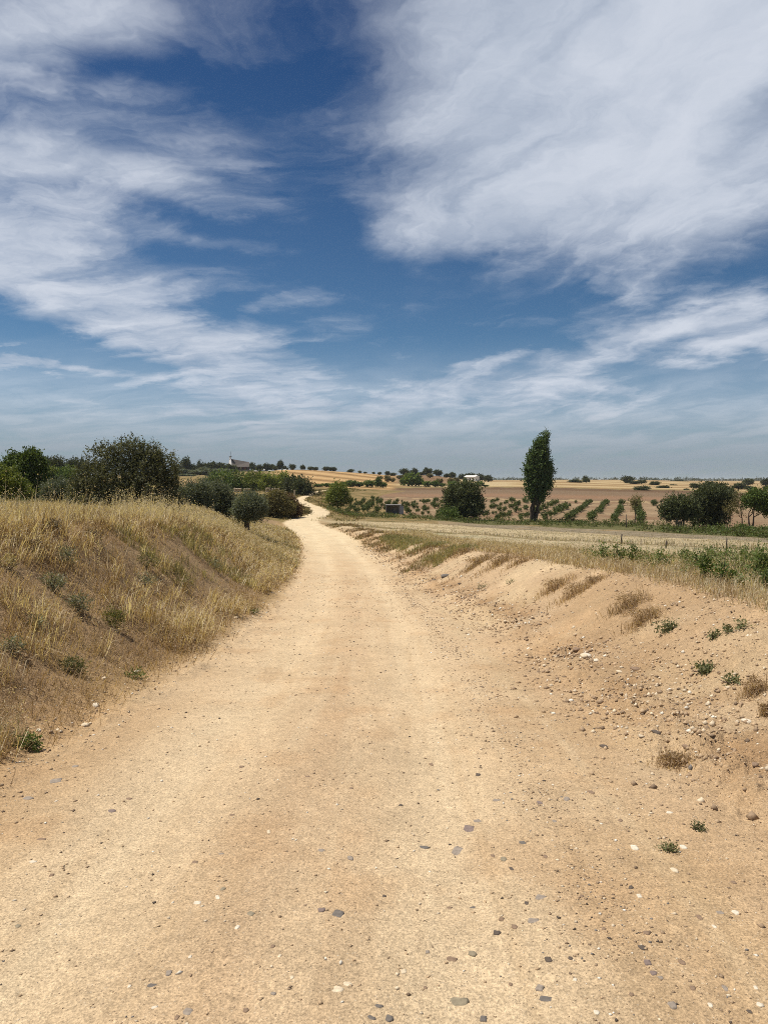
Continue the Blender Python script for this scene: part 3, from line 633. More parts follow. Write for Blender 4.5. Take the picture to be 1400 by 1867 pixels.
tree('bush', 'round green bush at the foot of the tree by the right edge', 'bush', 64, 1350, [(1350,971,15,9),(1362,975,8,6)], GREEN, 2600, .14, .5, seed=27, trunk=.03, stems=2, lower=.3)
tree('bush', 'green bush cut by the right edge of the picture below the trees', 'bush', 62, 1398, [(1398,976,14,7)], GREEN, 1800, .14, .5, seed=28, trunk=.03, stems=2, lower=.3)
tree('tree', 'slender young tree with a thin bare trunk in front of the last vine row', 'tree', 84, 1157, [(1160,914,7,8),(1155,922,5,6)], BROWN + [(.09,.1,.04)], 1100, .16, .45, seed=29, trunk=.05)
# ------------------------------------------------------------------ middle distance behind the left trees
for i, (px, py, rx, rz, d, pal, lab) in enumerate([
    (106,852,9,13,180,OAK,'dark tall tree behind the round olive shrub'), (134,853,12,13,185,OAK,'dark round tree between that tall tree and the large wild olive'),
    (92,848,6,5,300,OAK,'tiny dark tree on the skyline right of the pointed broadleaf tree'), (95,866,9,8,150,LIME,'bright green bush below the skyline right of the pointed broadleaf tree'), (124,868,20,13,150,GREEN,'green bush mass behind the round olive shrub'),
    (403,877,22,18,190,GREEN,'dark green tree below the church, leftmost of its row'), (438,877,24,16,188,GREEN,'dark green tree directly below the church'), (470,877,20,13,185,LIME,'yellow green tree below and right of the church'),
    (490,880,12,10,178,LIME,'small yellow green tree between two larger trees below the striped hill'), (518,878,17,12,185,LIME,'yellow green tree at the foot of the striped hill'), (536,884,15,13,160,OAK,'dark tree beside the far road bend'), (552,888,13,12,150,OAK,'dark tree where the far road bends left'), (384,886,14,8,190,OLIVE,'grey green shrub under the leftmost tree of the church row')]):
    tree('tree' if rz > 9 else 'bush', lab, 'tree' if rz > 9 else 'bush', d, px, [(px, py, rx, rz), (px - rx * .5, py + rz * .35, rx * .6, rz * .75), (px + rx * .5, py + rz * .3, rx * .6, rz * .75), (px + rx * .1, py + rz * .7, rx * .8, rz * .6)],
         pal, 4200, d * .0023, .6, seed=60 + i, group='trees below the church')
# ------------------------------------------------------------------ far trees: one shape per kind, copied
def far_proto(k, pal):
    g = np.random.default_rng(400 + k); lob = [(0, 0, .50, .40, .38, .42)]
    for q in range(4 + k % 3):
        a = g.random() * 6.28; lob.append((math.cos(a) * .25, math.sin(a) * .25, .32 + g.random() * .36, .2 + g.random() * .12, .2, .17 + g.random() * .1))
    V, F, C = leaf_cloud(lob, 190, 7, .11, .13, .10, pal, 400 + k, .35, .3)
    cr = np_mesh('crown', V, F, C, M_LEAF)
    paths = [limb((0, 0, -.15), (.02, 0, .4), .05, .03, g, 3)] + [limb((.02, 0, .3), l[:3], .025, .008, g, 3) for l in lob[:4]]
    tv, tf = tubes(paths, 5); return cr, np_mesh('trunk', tv, tf, None, M_BARK, True)
PROTO = {'oak': [far_proto(k, OAK) for k in range(5)], 'olive': [far_proto(10 + k, OLIVE) for k in range(3)], 'green': [far_proto(20 + k, GREEN) for k in range(3)], 'rust': [far_proto(30 + k, RUST) for k in range(2)], 'shrub': [far_proto(40 + k, BROWN) for k in range(3)]}
def ordinal(n): return ['', 'first', 'second', 'third', 'fourth', 'fifth', 'sixth', 'seventh', 'eighth', 'ninth', 'tenth', 'eleventh', 'twelfth', 'thirteenth', 'fourteenth', 'fifteenth', 'sixteenth', 'seventeenth', 'eighteenth', 'nineteenth', 'twentieth'][n] if n <= 20 else f'{n}th'
_fc = 0
def far_tree(px, py, rx, rz, d, kind, label, cat='tree', group=None, name=None, lift=1.0):
    global _fc; _fc += 1
    b = spot(px, d); m = d / F_PX; top = EYE - d * (py - rz - HOR) / F_PX
    h = max(top - b[2], rz * m * 1.2); h = min(h, rz * m * 3.2)
    z = top - h
    cr, tr = PROTO[kind][_fc % len(PROTO[kind])]
    w = rx * m / .42
    root = tag(new_obj(name or ('oak_tree' if kind == 'oak' else 'tree'), None, loc=(b[0], b[1], min(z, b[2])), rz=_fc * 1.7, scale=(w, w, (top - min(z, b[2])) / .96)), label, cat, group)
    new_obj('crown', cr, None, root); new_obj('trunk', tr, None, root)
def far_row(items, phrase, group, kind='oak', cat='tree', name=None):
    items = sorted(items)
    for i, (px, py, rx, rz, d) in enumerate(items):
        far_tree(px, py, rx, rz, d, kind, f'{ordinal(i + 1)} {phrase}', cat, group, name)
far_row([(533,851.5,5.5,5,425),(552,852,4,4,425),(566,854.5,4.5,3.5,428),(575,855,5,3.5,428),(596,855,6,4.2,432),(607,856,6.5,4.2,434),(639,859,5.5,3.5,440),(656,861,3.2,2.6,446),(666,862,3,2,448),(681,862.5,2.6,2.2,455),(692,862.5,3,2,458)],
        'dark oak from the left on the skyline of the striped hill', 'oaks on the striped hill skyline')
far_row([(461,850,5,6.5,440),(473,853,6,5,440),(485,851,5.5,6.5,438),(495,852,6,5.5,438),(503,853.5,6,4,436),(511,846.5,5,7,436),(519,853,3.2,3.6,434),(524,855,2.2,2.2,432)],
        'dark tree right of the church on the skyline, counted from the church', 'dark trees right of the church')
far_row([(326,856,9,7,405),(340,845,7.5,10,408),(352,853,7,6,408),(364,849,4,8,408),(374,850,8,6,410),(387,848,8,6,412),(397,850,10,6,414),(408,852,9,7,414),(418,853,8,6,414),(427,855,6,6,414)],
        'dark tree from the left in the grove left of the church', 'grove left of the church')
far_row([(333,861,10,6,385),(347,863,12,6,385),(362,864,13,6,380),(378,862,12,6,380),(392,865,10,5,375),(371,857,10,6,395),(400,860,12,6,395),(415,862,12,7,380),(340,868,14,4,360),(385,870,8,4,355)],
        'grey green olive from the left on the slope below the grove', 'olives below the grove', 'olive')
far_row([(706,862,4,3,462),(716,865,5,3,455),(739,861,9,6,452),(755,860,6,5.5,452),(768,864,5,3.5,452),(779,859.5,7.5,6.5,452),(798,862,7,5.5,455),(813,870,4,6.5,440),(824,866,5.8,4.5,452),(842,868,5.5,4,455),(890,872,6.5,5.5,450)],
        'dark oak from the left on the knoll left of the white house', 'oaks on the knoll')
far_row([(853,866,6,3,475),(862,866,7,3,475),(874,868,8,3.5,475)], 'dark tree from the left right behind the white house', 'trees behind the white house')
far_row([(581,887,8,4.5,238),(594,886,9,5,240),(606,886,8,4.5,242),(628,884,8,5.5,248),(640,882,11,6.5,248),(654,884,8,5,250),(672,882,9,6,252),(690,880,5.5,9,254),(699,884,6,4.5,256)],
        'green bush from the left in the hedge at the foot of the striped hill', 'hedge at the foot of the striped hill', 'green', 'bush', 'bush')
far_row([(735,878,6,7,290),(752,874,14,12,285),(765,879,8,8,285),(780,883,8,5.5,276),(793,882,6,5.5,276),(806,884,5,3,276),(827,883,9,5.5,278),(847,878,3.5,7,280),(873,883,7,5.5,280),(885,886,5,2,280)],
        'dark bush from the left along the top edge of the ploughed field', 'bushes behind the ploughed field', 'green', 'bush', 'bush')
far_row([(692,872,5,4,350),(707,872,5,6,330),(716,875,4,4,330),(730,870,6,4,380),(760,869,7,5,390),(784,867,5,4.5,410),(800,876,6,4,330),(822,876,6,4.5,340),(832,873,5,3,360),(745,866,6,4,420)],
        'brownish bush from the left scattered over the knoll slope', 'bushes on the knoll slope', 'shrub', 'bush', 'bush')
far_row([(1048,880,10,5.5,395),(1068,877,5.5,5,400),(1066,870.5,4,3,420),(1143,873.5,9,5.5,420),(1156,882,8,5,400),(1169,879.5,7,4.5,410),(1171,895,12,9,245),(1194,884,7.5,6.5,380),(1209,891.5,10,6,290),(1225,887,7,4,380),(1251,896,5,5,255)],
        'dark oak from the left in the golden fields right of the poplar', 'oaks in the golden fields')
far_row([(1266,887,8,6,300),(1275,888.5,7,4.5,300),(1293,886,11,8,240),(1314,890,10,8,240),(1329,895,7,6.5,235),(1346,887,11,6.5,290),(1365,891.5,7,5.5,270),(1363,877.5,8,5,420),(1396,877.5,8,5.5,400),(1398,890,6,5,280)],
        'dark oak from the left above the clump of trees at the right', 'oaks above the right clump')
far_row([(1216,880,5,3,620),(1226,879.5,6,3.5,620),(1236,879,7,4,620),(1246,880,7,3.5,620),(1257,881,5,2.5,640),(1284,881.5,6,2.5,660),(1310,882,6,2,660),(1335,882,5,2,660)],
        'faint far tree from the left on the flat skyline at the right', 'far trees on the right skyline')
far_row([(3,848,6,6,330),(150,845,4,9,300),(158,852,5,6,300)], 'dark tree from the left on the skyline behind the left edge trees', 'skyline trees at the left')
# a far wood along the skyline, one mass
def far_wood():
    g = np.random.default_rng(77); lobes = []
    for px in np.arange(560, 1560, 3.2):
        d = 1250 + 160 * math.sin(px * .02) + g.normal() * 60
        if g.random() < .35: continue
        x = (px - CX) / F_PX * d; z = H(x, d)[0]; h = 2 + 3.5 * g.random() ** 2; lobes.append((x, d, z + h * .5, 3.5 + 3 * g.random(), 4, h * .6))
    V, F, C = leaf_cloud(lobes, 3600, 5, 1.6, 1.4, 1.1, OAK, 77, .4, .3)
    tag(new_obj('far_wood', np_mesh('far_wood', V, F, C, M_LEAF)), 'thin dark line of far woods along the skyline', 'trees', kind='stuff')
far_wood()
# ------------------------------------------------------------------ vineyard
def vine_proto(k):
    g = np.random.default_rng(500 + k)
    lob = [(0, 0, .72, .62, .42, .40), (.35, .1, .8, .35, .35, .3), (-.3, -.1, .65, .35, .3, .28), (0, 0, 1.0, .3, .25, .25)]
    V, F, C = leaf_cloud(lob, 60, 6, .32, .19, .17, [(.050,.075,.020), (.090,.120,.036), (.15,.175,.065)], 500 + k, .3, .4)
    tv, tf = tubes([limb((0, 0, -.2), (.03, 0, .6), .05, .035, g, 3)], 4)
    return np_mesh('foliage', V, F, C, M_LEAF), np_mesh('stem', tv, tf, None, M_BARK, True)
VINES = [vine_proto(k) for k in range(4)]
def vineyard():
    g = np.random.default_rng(9); dirv = np.array([.335, 1.0]); dirv /= np.linalg.norm(dirv); count = 0
    cand = []
    for row in range(-9, 24):
        x0 = 5.2 + row * 3.25                      # where the row meets the 90 m line
        for k in range(0, 60):
            t = 0.5 + k * (1.75 if row < 3 else 2.1); p = np.array([x0, 90.0]) + dirv * t + g.normal(size=2) * .15
            d = p[1]; px = CX + F_PX * p[0] / d
            if px < 632 or px > 1193: continue
            if d < np.interp(px, BX, B4) + 1.5 or d > np.interp(px, BX, B5) - 4: continue
            if abs(px - 716) < 26 and d < 116: continue
            left = px < 930
            dens = .5 if left else (.74 if row >= 4 else .5)
            if not left and d > 128 and g.random() < .25: continue
            if (not left) and (row % 1 == 0) and g.random() > dens: continue
            if left and (g.random() > dens * (1.15 if d < 140 else .85)): continue
            cand.append((d, p, row, px))
    cand.sort(key=lambda c: c[0]); cand = cand[:299]
    rows = {}
    for d, p, row, px in cand:
        z = H(p[0], p[1])[0]; s = .42 + g.random() * .5; s *= .85 if px < 930 else 1.0
        o = new_obj('grapevine', None, loc=(p[0], p[1], z - .05), rz=math.atan2(dirv[1], dirv[0]) + g.normal() * .2, scale=(s * (1.0 if px < 930 else 1.5), s, s))
        fo, st = VINES[int(g.integers(4))]; new_obj('foliage', fo, None, o); new_obj('stem', st, None, o)
        if px < 800: lab = 'small green grapevine in the patchy rows around the open shed'
        elif px < 955: lab = 'green grapevine in the rows between the dark round tree and the poplar'
        else:
            rows[row] = rows.get(row, 0) + 1
            w = {3: 'row beside the poplar trunk', 4: 'first clear row right of the poplar', 5: 'second clear row right of the poplar', 6: 'third clear row right of the poplar', 7: 'fourth clear row right of the poplar', 8: 'fifth clear row right of the poplar'}.get(row)
            lab = f'{ordinal(rows[row])} grapevine from the near end of the {w}' if w else 'green grapevine at the far back of the rows right of the poplar'
        tag(o, lab, 'grapevine', 'vines of the vineyard')
vineyard()

# ------------------------------------------------------------------ grasses
STRAW = [(.25,.17,.09), (.46,.335,.19), (.64,.52,.33), (.78,.69,.50)]
BROWNG = [(.19,.12,.068), (.34,.23,.132), (.50,.375,.23)]
OLIVEG = [(.14,.13,.055), (.26,.23,.105), (.44,.38,.20)]
PALE = [(.40,.325,.22), (.58,.49,.36), (.73,.66,.53)]
def palette(pal, t):
    pal = np.asarray(pal, float); t = np.clip(t, 0, .999) * (len(pal) - 1); i = t.astype(int); f = (t - i)[:, None]
    return pal[i] * (1 - f) + pal[np.minimum(i + 1, len(pal) - 1)] * f
def blades(P, h, lean, az, w, col, droop=.35):
    """curved tapering blades: roots P, height h, lean (0..1), lean bearing, width, colour"""
    n = len(P); d = np.stack([np.cos(az), np.sin(az), np.zeros(n)], 1); s = np.stack([-np.sin(az), np.cos(az), np.zeros(n)], 1)
    tw = rng.random(n) * 3.14; s = s * np.cos(tw)[:, None] + d * np.sin(tw)[:, None]
    up = np.array([0, 0, 1.0]); L = lean[:, None]; hh = h[:, None]
    p0 = P; p1 = P + up * hh * .55 * (1 - .25 * L) + d * hh * L * .30; p2 = P + up * hh * (1 - .5 * L) * (1 - droop * L) + d * hh * L * .95
    W = (w * .5)[:, None]
    V = np.stack([p0 - s * W, p0 + s * W, p1 - s * W * .8, p1 + s * W * .8, p2], 1).reshape(-1, 3)
    b = (np.arange(n) * 5)[:, None]
    F = np.concatenate([b + [0, 1, 3], b + [0, 3, 2], b + [2, 3, 4]], 1).reshape(-1, 3)
    return V, F, np.repeat(col, 5, 0), p2
def join(parts):
    V = []; F = []; C = []; o = 0
    for v, f, c in parts: V.append(v); F.append(f + o); C.append(c); o += len(v)
    return np.vstack(V), np.vstack(F), np.vstack(C)
def tufted(X, Y, m, hmean, hsd, lean, pal, tone, wk=1.0, spread=.05, seeds=0.0, wind=.25, root_drop=.02, hscale=None):
    """m blades around each tuft centre; blade width grows with distance so that far grass keeps its body"""
    n = len(X); r = np.hypot(X, Y)
    sp = np.repeat(spread * (1 + r * .01), m)
    x = np.repeat(X, m) + rng.normal(size=n * m) * sp; y = np.repeat(Y, m) + rng.normal(size=n * m) * sp
    z = H(x, y) - root_drop
    rr = np.hypot(x, y); h = np.abs(rng.normal(hmean, hsd, n * m)) + hmean * .25
    if hscale is not None: h = h * np.repeat(hscale, m)
    az = np.where(rng.random(n * m) < wind, rng.normal(.1, .5, n * m), rng.random(n * m) * 6.283)
    ln = np.clip(np.abs(rng.normal(lean, .22, n * m)), .02, 1.25)
    t = np.clip(np.repeat(tone, m) + rng.normal(0, .17, n * m), 0, 1)
    c = palette(pal, t); w = np.maximum(.0035, rr * .00062) * wk * (.7 + .6 * rng.random(n * m))
    V, F, C, tip = blades(np.stack([x, y, z], 1), h, ln, az, w, c)
    out = [(V, F, C)]
    if seeds > 0:                                              # drooping spikelets of wild oats
        k = np.nonzero(rng.random(n * m) < seeds)[0]
        q = np.repeat(k, 5); T = tip[q] + rng.normal(size=(len(q), 3)) * (.035, .035, .05) + np.array([0, 0, -.02])
        d = unit(rng.normal(size=(len(q), 3)) + np.array([.2, 0, -.9])); s = unit(np.cross(d, rng.normal(size=d.shape)))
        Ls = np.maximum(.024, np.hypot(T[:, 0], T[:, 1]) * .0017)[:, None]
        sv = np.stack([T - d * Ls * .5, T + s * Ls * .22, T + d * Ls * .5, T - s * Ls * .22], 1).reshape(-1, 3)
        b = (np.arange(len(q)) * 4)[:, None]; sf = np.concatenate([b + [0, 1, 2], b + [0, 2, 3]], 1).reshape(-1, 3)
        sc = np.repeat(palette(STRAW[1:], .45 + .5 * rng.random(len(q))), 4, 0); out.append((sv, sf, sc))
    return out
def along(n, s0, s1, y0, y1, side, log=True):
    """random spots beside the road: offsets s0..s1 from its middle, y0..y1 along it (denser near)"""
    y = np.exp(rng.uniform(math.log(y0), math.log(y1), n)) if log else rng.uniform(y0, y1, n)
    s = rng.uniform(s0, s1, n); xc = np.interp(y, R_Y[(R_Y > -30) & (R_Y < 100)], R_X[(R_Y > -30) & (R_Y < 100)])
    return xc + side * s, y, s
def grass_left():
    parts = []
    # matted brown grass over the cut
    x, y, s = along(11500, 1.7, 5.2, 3.2, 62, -1); nz = fbm(x, y, .55, 4, 700)
    bare = np.exp(-(((y - 15) / 6) ** 2)) * smooth(2.2, 2.8, s) * smooth(4.4, 3.8, s)
    k = (rng.random(len(x)) < np.clip(.8 + .6 * nz, .15, 1) * (1 - .85 * bare) * smooth(1.8, 2.35, s + .25 * nz)); x, y, s, nz = x[k], y[k], s[k], nz[k]
    parts += tufted(x, y, 9, .13, .07, .8, BROWNG + STRAW[2:3], np.clip(.36 + .45 * fbm(x, y, 1.3, 3, 701), 0, 1), spread=.10)
    # straw tufts on the cut
    x, y, s = along(5600, 1.9, 5.0, 3.2, 62, -1); nz = fbm(x, y, .8, 4, 710) + .12 * smooth(3.4, 2.4, s)
    bare = np.exp(-(((y - 15) / 6) ** 2)) * smooth(2.2, 2.8, s) * smooth(4.4, 3.8, s)
    k = (nz > .0) & (s > 2.05) & (rng.random(len(x)) < 1 - .92 * bare); x, y, nz = x[k], y[k], nz[k]
    parts += tufted(x, y, 12, .27, .12, .6, BROWNG[1:2] + STRAW, np.clip(.5 + .5 * nz + .25 * rng.normal(size=len(x)), 0, 1), wk=1.3, spread=.05, seeds=.12)
    # greener grass, more of it low down and along the far half
    x, y, s = along(2600, 2.05, 4.4, 3.5, 62, -1); nz = fbm(x, y, .45, 3, 720)
    k = nz + .2 * smooth(18, 40, y) > .25; x, y = x[k], y[k]
    parts += tufted(x, y, 13, .22, .09, .45, OLIVEG, .35 + .5 * rng.random(len(x)), spread=.05)
    # golden standing grass on the crest and the land behind it
    x, y, s = along(8800, 4.0, 9.5, 4.0, 62, -1); nz = fbm(x, y, .3, 3, 730)
    k = rng.random(len(x)) < smooth(3.9, 4.9, s) * smooth(9.5, 6.5, s) * np.clip(.62 + 1.3 * nz, .12, 1); x, y, s, nz = x[k], y[k], s[k], nz[k]
    tall = .65 + .5 * smooth(11, 17, y) * smooth(34, 26, y) + .25 * nz
    parts += tufted(x, y, 9, .27, .12, .45, BROWNG[:2] + STRAW, np.clip(.55 + .55 * fbm(x, y, .8, 3, 731), .05, 1), spread=.06, seeds=.22, hscale=tall)
    # tall pale oats in front of the large olive
    gx = []; gy = []
    for px, d in ((222, 17), (232, 17.5), (240, 17), (252, 17.5), (228, 16.5), (290, 19), (300, 20), (282, 19), (330, 21), (345, 22), (362, 23), (380, 24)):
        p = spot(px, d); gx += list(p[0] + rng.normal(size=7) * .16); gy += list(p[1] + rng.normal(size=7) * .3)
    parts += tufted(np.array(gx), np.array(gy), 6, .55, .14, .3, STRAW[1:], np.full(len(gx), .8), spread=.05, seeds=.9)
    x, y, s = along(170, 4.3, 6.5, 6, 34, -1); parts += tufted(x, y, 5, .52, .15, .35, STRAW[1:], .3 + .6 * rng.random(len(x)), spread=.04, seeds=.9)
    # green gold slope by the small olive
    x, y, s = along(2200, 2.7, 7.5, 26, 62, -1); parts += tufted(x, y, 12, .24, .09, .4, OLIVEG[1:] + STRAW[1:3], .3 + .6 * rng.random(len(x)), spread=.08, seeds=.1)
    V, F, C = join(parts)
    tag(new_obj('dry_grass', np_mesh('dry_grass', V, F, C, M_GRASS)), 'dry straw and brown grass covering the left bank', 'grass', kind='stuff')
grass_left()
def grass_left_far():
    n = 7500; az = rng.uniform(math.radians(-31), math.radians(-5.5), n); r = np.exp(rng.uniform(math.log(13), math.log(230), n))
    x, y = np.sin(az) * r, np.cos(az) * r; _, s, ya = terrain(x, y); k = (s < -7.0) | (s > 500); x, y = x[k], y[k]
    nz = fbm(x, y, .06, 4, 120)
    parts = tufted(x[nz < .1], y[nz < .1], 7, .28, .1, .4, STRAW, .35 + .4 * rng.random((nz < .1).sum()), spread=.15)
    parts += tufted(x[nz >= .1], y[nz >= .1], 7, .26, .1, .4, OLIVEG, .1 + .5 * rng.random((nz >= .1).sum()), spread=.15)
    V, F, C = join(parts); tag(new_obj('meadow_grass', np_mesh('meadow_grass', V, F, C, M_GRASS)), 'dry and green meadow grass among the trees on the left', 'grass', kind='stuff')
grass_left_far()
def stubble_right():
    parts = []
    n = 15000; az = rng.uniform(math.radians(-5), math.radians(31), n); r = np.exp(rng.uniform(math.log(6.5), math.log(100), n))
    x, y = np.sin(az) * r, np.cos(az) * r; _, s, ya = terrain(x, y); PX = CX + F_PX * x / y
    b1, b2, b3, b4 = [np.interp(PX, BX, b) for b in (B1, B2, B3, B4)]
    k = (s > 4.3) & (s < 500) & (y < b3) & (PX > 560); k &= ~((y > b2) & (PX > 800) & (rng.random(n) < .35)); x, y, s, b1, b2, b3 = [v[k] for v in (x, y, s, b1, b2, b3)]
    nz = fbm(x, y, .25, 4, 800)
    edge = np.exp(-((y / b1 - 1.02) / .035) ** 2)
    tone = np.clip(.55 + .35 * nz, 0, 1); hs = .75 + 1.5 * edge + .5 * smooth(2, 0, s - 4.3)
    g = rng.random(len(x)) < np.clip(.28 + .5 * nz, 0, .7) * (1 - edge)
    parts += tufted(x[~g], y[~g], 5, .09, .035, .4, PALE, tone[~g] * (1 - .55 * edge[~g]), spread=.09, hscale=hs[~g])
    gx, gy = x[g], y[g]; parts += tufted(gx, gy, 5, .085, .035, .45, [(.30,.30,.19), (.42,.42,.28), (.56,.54,.39)], rng.random(len(gx)), spread=.09, hscale=hs[g])
    # golden fringe behind the berm crest
    x, y, s = along(3600, 4.2, 6.8, 6, 55, 1); parts += tufted(x, y, 8, .17, .07, .5, PALE[:1] + STRAW, .35 + .5 * rng.random(len(x)), spread=.06, seeds=.12)
    # green strip on the berm far along the road
    x, y, s = along(900, 2.9, 4.6, 24, 46, 1); k = fbm(x, y, .3, 3, 820) > -.1; parts += tufted(x[k], y[k], 11, .22, .08, .45, OLIVEG[1:] + [(.20,.23,.08)], .2 + .8 * rng.random(k.sum()), spread=.08)
    x, y, s = along(700, 2.3, 4.4, 20, 62, 1); k = fbm(x, y, .5, 3, 821) > .12; parts += tufted(x[k], y[k], 10, .16, .07, .5, BROWNG, rng.random(k.sum()), spread=.08)
    # tufts on the verges of the S-bend
    q = rng.uniform(76, 210, 900); xc = np.interp(q, R_Y, R_X); sd_ = np.where(rng.random(900) < .5, -1, 1) * (1.3 + 4 * rng.random(900) ** 1.5); x = xc + sd_; _, s, ya = terrain(x, q)
    k = (np.abs(s) > 1.25) & (np.abs(s) < 8); parts += tufted(x[k], q[k], 9, .26, .12, .45, BROWNG[:1] + OLIVEG, rng.random(k.sum()), spread=.12)
    x, y, s = along(1500, 2.0, 4.6, 26, 70, 1); k = fbm(x, y, .6, 3, 823) > -.05; parts += tufted(x[k], y[k], 9, .15, .07, .55, BROWNG[:2] + OLIVEG[:2], rng.random(k.sum()), spread=.10)
    V, F, C = join(parts); tag(new_obj('stubble', np_mesh('stubble', V, F, C, M_GRASS)), 'pale stubble and dry grass in the field right of the road', 'stubble', kind='stuff')
stubble_right()
def ditch_weeds():
    n = 1500; PX = rng.uniform(596, 1420, n); u = rng.random(n); d = np.interp(PX, BX, B3) * (1 - u) + np.interp(PX, BX, B4) * u
    x = (PX - CX) / F_PX * d; z = H(x, d); nz = fbm(x, d, .12, 3, 840); k = nz > -.28; x, d, z, PX = x[k], d[k], z[k], PX[k]
    h = .12 + .32 * rng.random(len(x)) ** 2; lobes = np.stack([x, d, z + h * .5, h * 1.3, h * 1.3, h * .7], 1)
    V, F, C = leaf_cloud(lobes, 4200, 6, .22, .16, .09, [GREEN[0], BROWN[0], GREEN[1], BROWN[1]], 84, .3, .5)
    tag(new_obj('ditch_weeds', np_mesh('ditch_weeds', V, F, C, M_LEAF)), 'green weeds growing in a strip along the foot of the vineyard', 'weeds', kind='stuff')
ditch_weeds()
def field_weeds():
    n = 420; PX = rng.uniform(1060, 1440, n); d = rng.uniform(9.5, 19, n); x = (PX - CX) / F_PX * d; z, s, _ = terrain(x, d)
    k = (s > 4.9) & (fbm(x, d, .45, 3, 860) + .25 * smooth(1150, 1400, PX) > .08); x, d, z = x[k], d[k], z[k]
    h = .07 + .16 * rng.random(len(x)) ** 1.5; lobes = np.stack([x, d, z + h * .6, h * .9, h * .9, h * .7], 1)
    V, F, C = leaf_cloud(lobes, 1500, 6, .09, .042, .020, [FIGG[0], FIGG[1], (.20,.19,.08), FIGG[2]], 86, .2, .9)
    tag(new_obj('field_weeds', np_mesh('field_weeds', V, F, C, M_LEAF)), 'loose low green weeds in the stubble behind the berm at the right', 'weeds', kind='stuff')
field_weeds()

# ------------------------------------------------------------------ single weeds
def weed_dry(px, py, w, h, label, pal=RUST, m=90, name='dry_weed', group='dry weeds on the berm', sprigs=True):
    c = ground_at(px, py); k = c[1] / F_PX; root = tag(new_obj(name, None, loc=c), label, 'weed', group)
    n = m; x = c[0] + rng.normal(size=n) * w * k * .30; y = c[1] + rng.normal(size=n) * w * k * .25; z = H(x, y) - .01
    P = np.stack([x, y, z], 1) - c
    V, F, C, tip = blades(P, np.abs(rng.normal(.65, .3, n)) * h * k + .02, np.clip(np.abs(rng.normal(.7, .3, n)), .05, 1.2), rng.random(n) * 6.283, np.maximum(.004, c[1] * .0006) * (.6 + .8 * rng.random(n)), palette(pal, rng.random(n)))
    new_obj('stems', np_mesh('stems', V, F, C, M_GRASS), None, root)['kind'] = 'stuff'
    if sprigs:
        lob = np.array([[0, 0, h * k * .35, w * k * .38, w * k * .3, h * k * .35]])
        V, F, C = leaf_cloud(lob, m // 2, 5, h * k * .25, max(.018, c[1] * .0016), max(.008, c[1] * .0009), pal, int(px), .3, .4)
        keep = V.reshape(-1, 4, 3)[:, 0, 2] > -.15; new_obj('seed_heads', np_mesh('seed_heads', V, F[keep], C, M_GRASS), None, root)['kind'] = 'stuff'
    return root
DRYW = [(.22,.15,.09), (.36,.255,.155), (.52,.40,.26)]
for i, (px, py, w, h, lab) in enumerate([
    (872,1030,46,20,'brown dry weed clump at the left end of the berm crest'), (912,1028,50,24,'bushy brown weed clump on the berm crest left of centre'), (950,1026,40,20,'brown weed clump right beside the bushy one on the crest'), (1012,1075,46,26,'dry weed clump on the berm slope below the crest'),
    (1050,1085,50,30,'wide dry brown weed on the middle of the berm slope'), (1145,1110,50,38,'largest dry weed on the berm slope, brown and twiggy'), (1172,1135,44,34,'dry twiggy weed leaning right beside the green tuft'), (1082,1062,40,18,'dry weed just under the crest above the wide brown weed'),
    (1374,1268,34,46,'upright twiggy weed with thin stems near the right edge'), (1230,1400,60,22,'flat dry twig weed lying at the edge of the road'), (845,1010,36,16,'low brown weed far left on the crest of the berm'), (1396,1305,16,30,'small dark weed cut by the right edge')]):
    weed_dry(px, py, w * 1.35, h * .8, lab, DRYW, 420 if w > 40 else 240)
def weed_green(px, py, w, h, label, pal=FIGG, n=260, leaf=.05, asp=.45, name='green_weed', group='green weeds on the berm', cat='weed', flat=.5):
    c = ground_at(px, py); k = c[1] / F_PX; root = tag(new_obj(name, None, loc=c), label, cat, group)
    lob = np.array([[0, 0, h * k * .45, w * k * .36, w * k * .28, h * k * .42], [w * k * .2, 0, h * k * .3, w * k * .3, w * k * .25, h * k * .35]])
    V, F, C = leaf_cloud(lob, max(4, n // 6), 6, leaf * 1.4, leaf, leaf * asp, pal, int(px * 3 + py), .2, flat)
    keep = V.reshape(-1, 4, 3)[:, :, 2].min(1) > -.12; new_obj('leaves', np_mesh('leaves', V, F[keep], C, M_LEAF), None, root)
    g = np.random.default_rng(int(px)); tv, tf = tubes([limb((0, 0, -.03), lob[0, :3] + g.normal(size=3) * lob[0, 3:6] * .8, .004 + leaf * .06, .002, g, 4) for _ in range(7)], 4)
    new_obj('stem', np_mesh('stem', tv, tf, None, M_BARK, True), None, root)
    return root
for (px, py, w, h, lab, n) in [
    (1216,1152,40,26,'dark green tuft at the foot of a dry stalk on the berm', 260), (1283,1226,36,12,'flat dark green weed on the smooth sand of the berm', 220), (1300,1170,20,10,'small green sprig above the flat green weed', 90), (1328,1158,16,7,'tiny green sprig right of the small sprig', 60), (1352,1146,14,8,'tiny green sprig farthest right near the top of the berm', 60),
    (1335,1252,44,10,'thin trailing green weed above the clod heap', 120), (1272,1515,24,14,'green rosette on the bare ground, upper of the two', 110), (1219,1553,26,11,'green rosette on the bare ground, lower of the two', 110), (930,1066,24,7,'sparse grey green weed on the sand left of the dry weeds', 80), (880,1074,40,7,'sparse pale green weed at the foot of the berm', 80)]:
    weed_green(px, py, w, h * .7, lab, [(.09,.105,.045), (.15,.165,.075), (.25,.25,.13)], n * 2, .016 if py > 1400 else .035, .35, flat=.1)
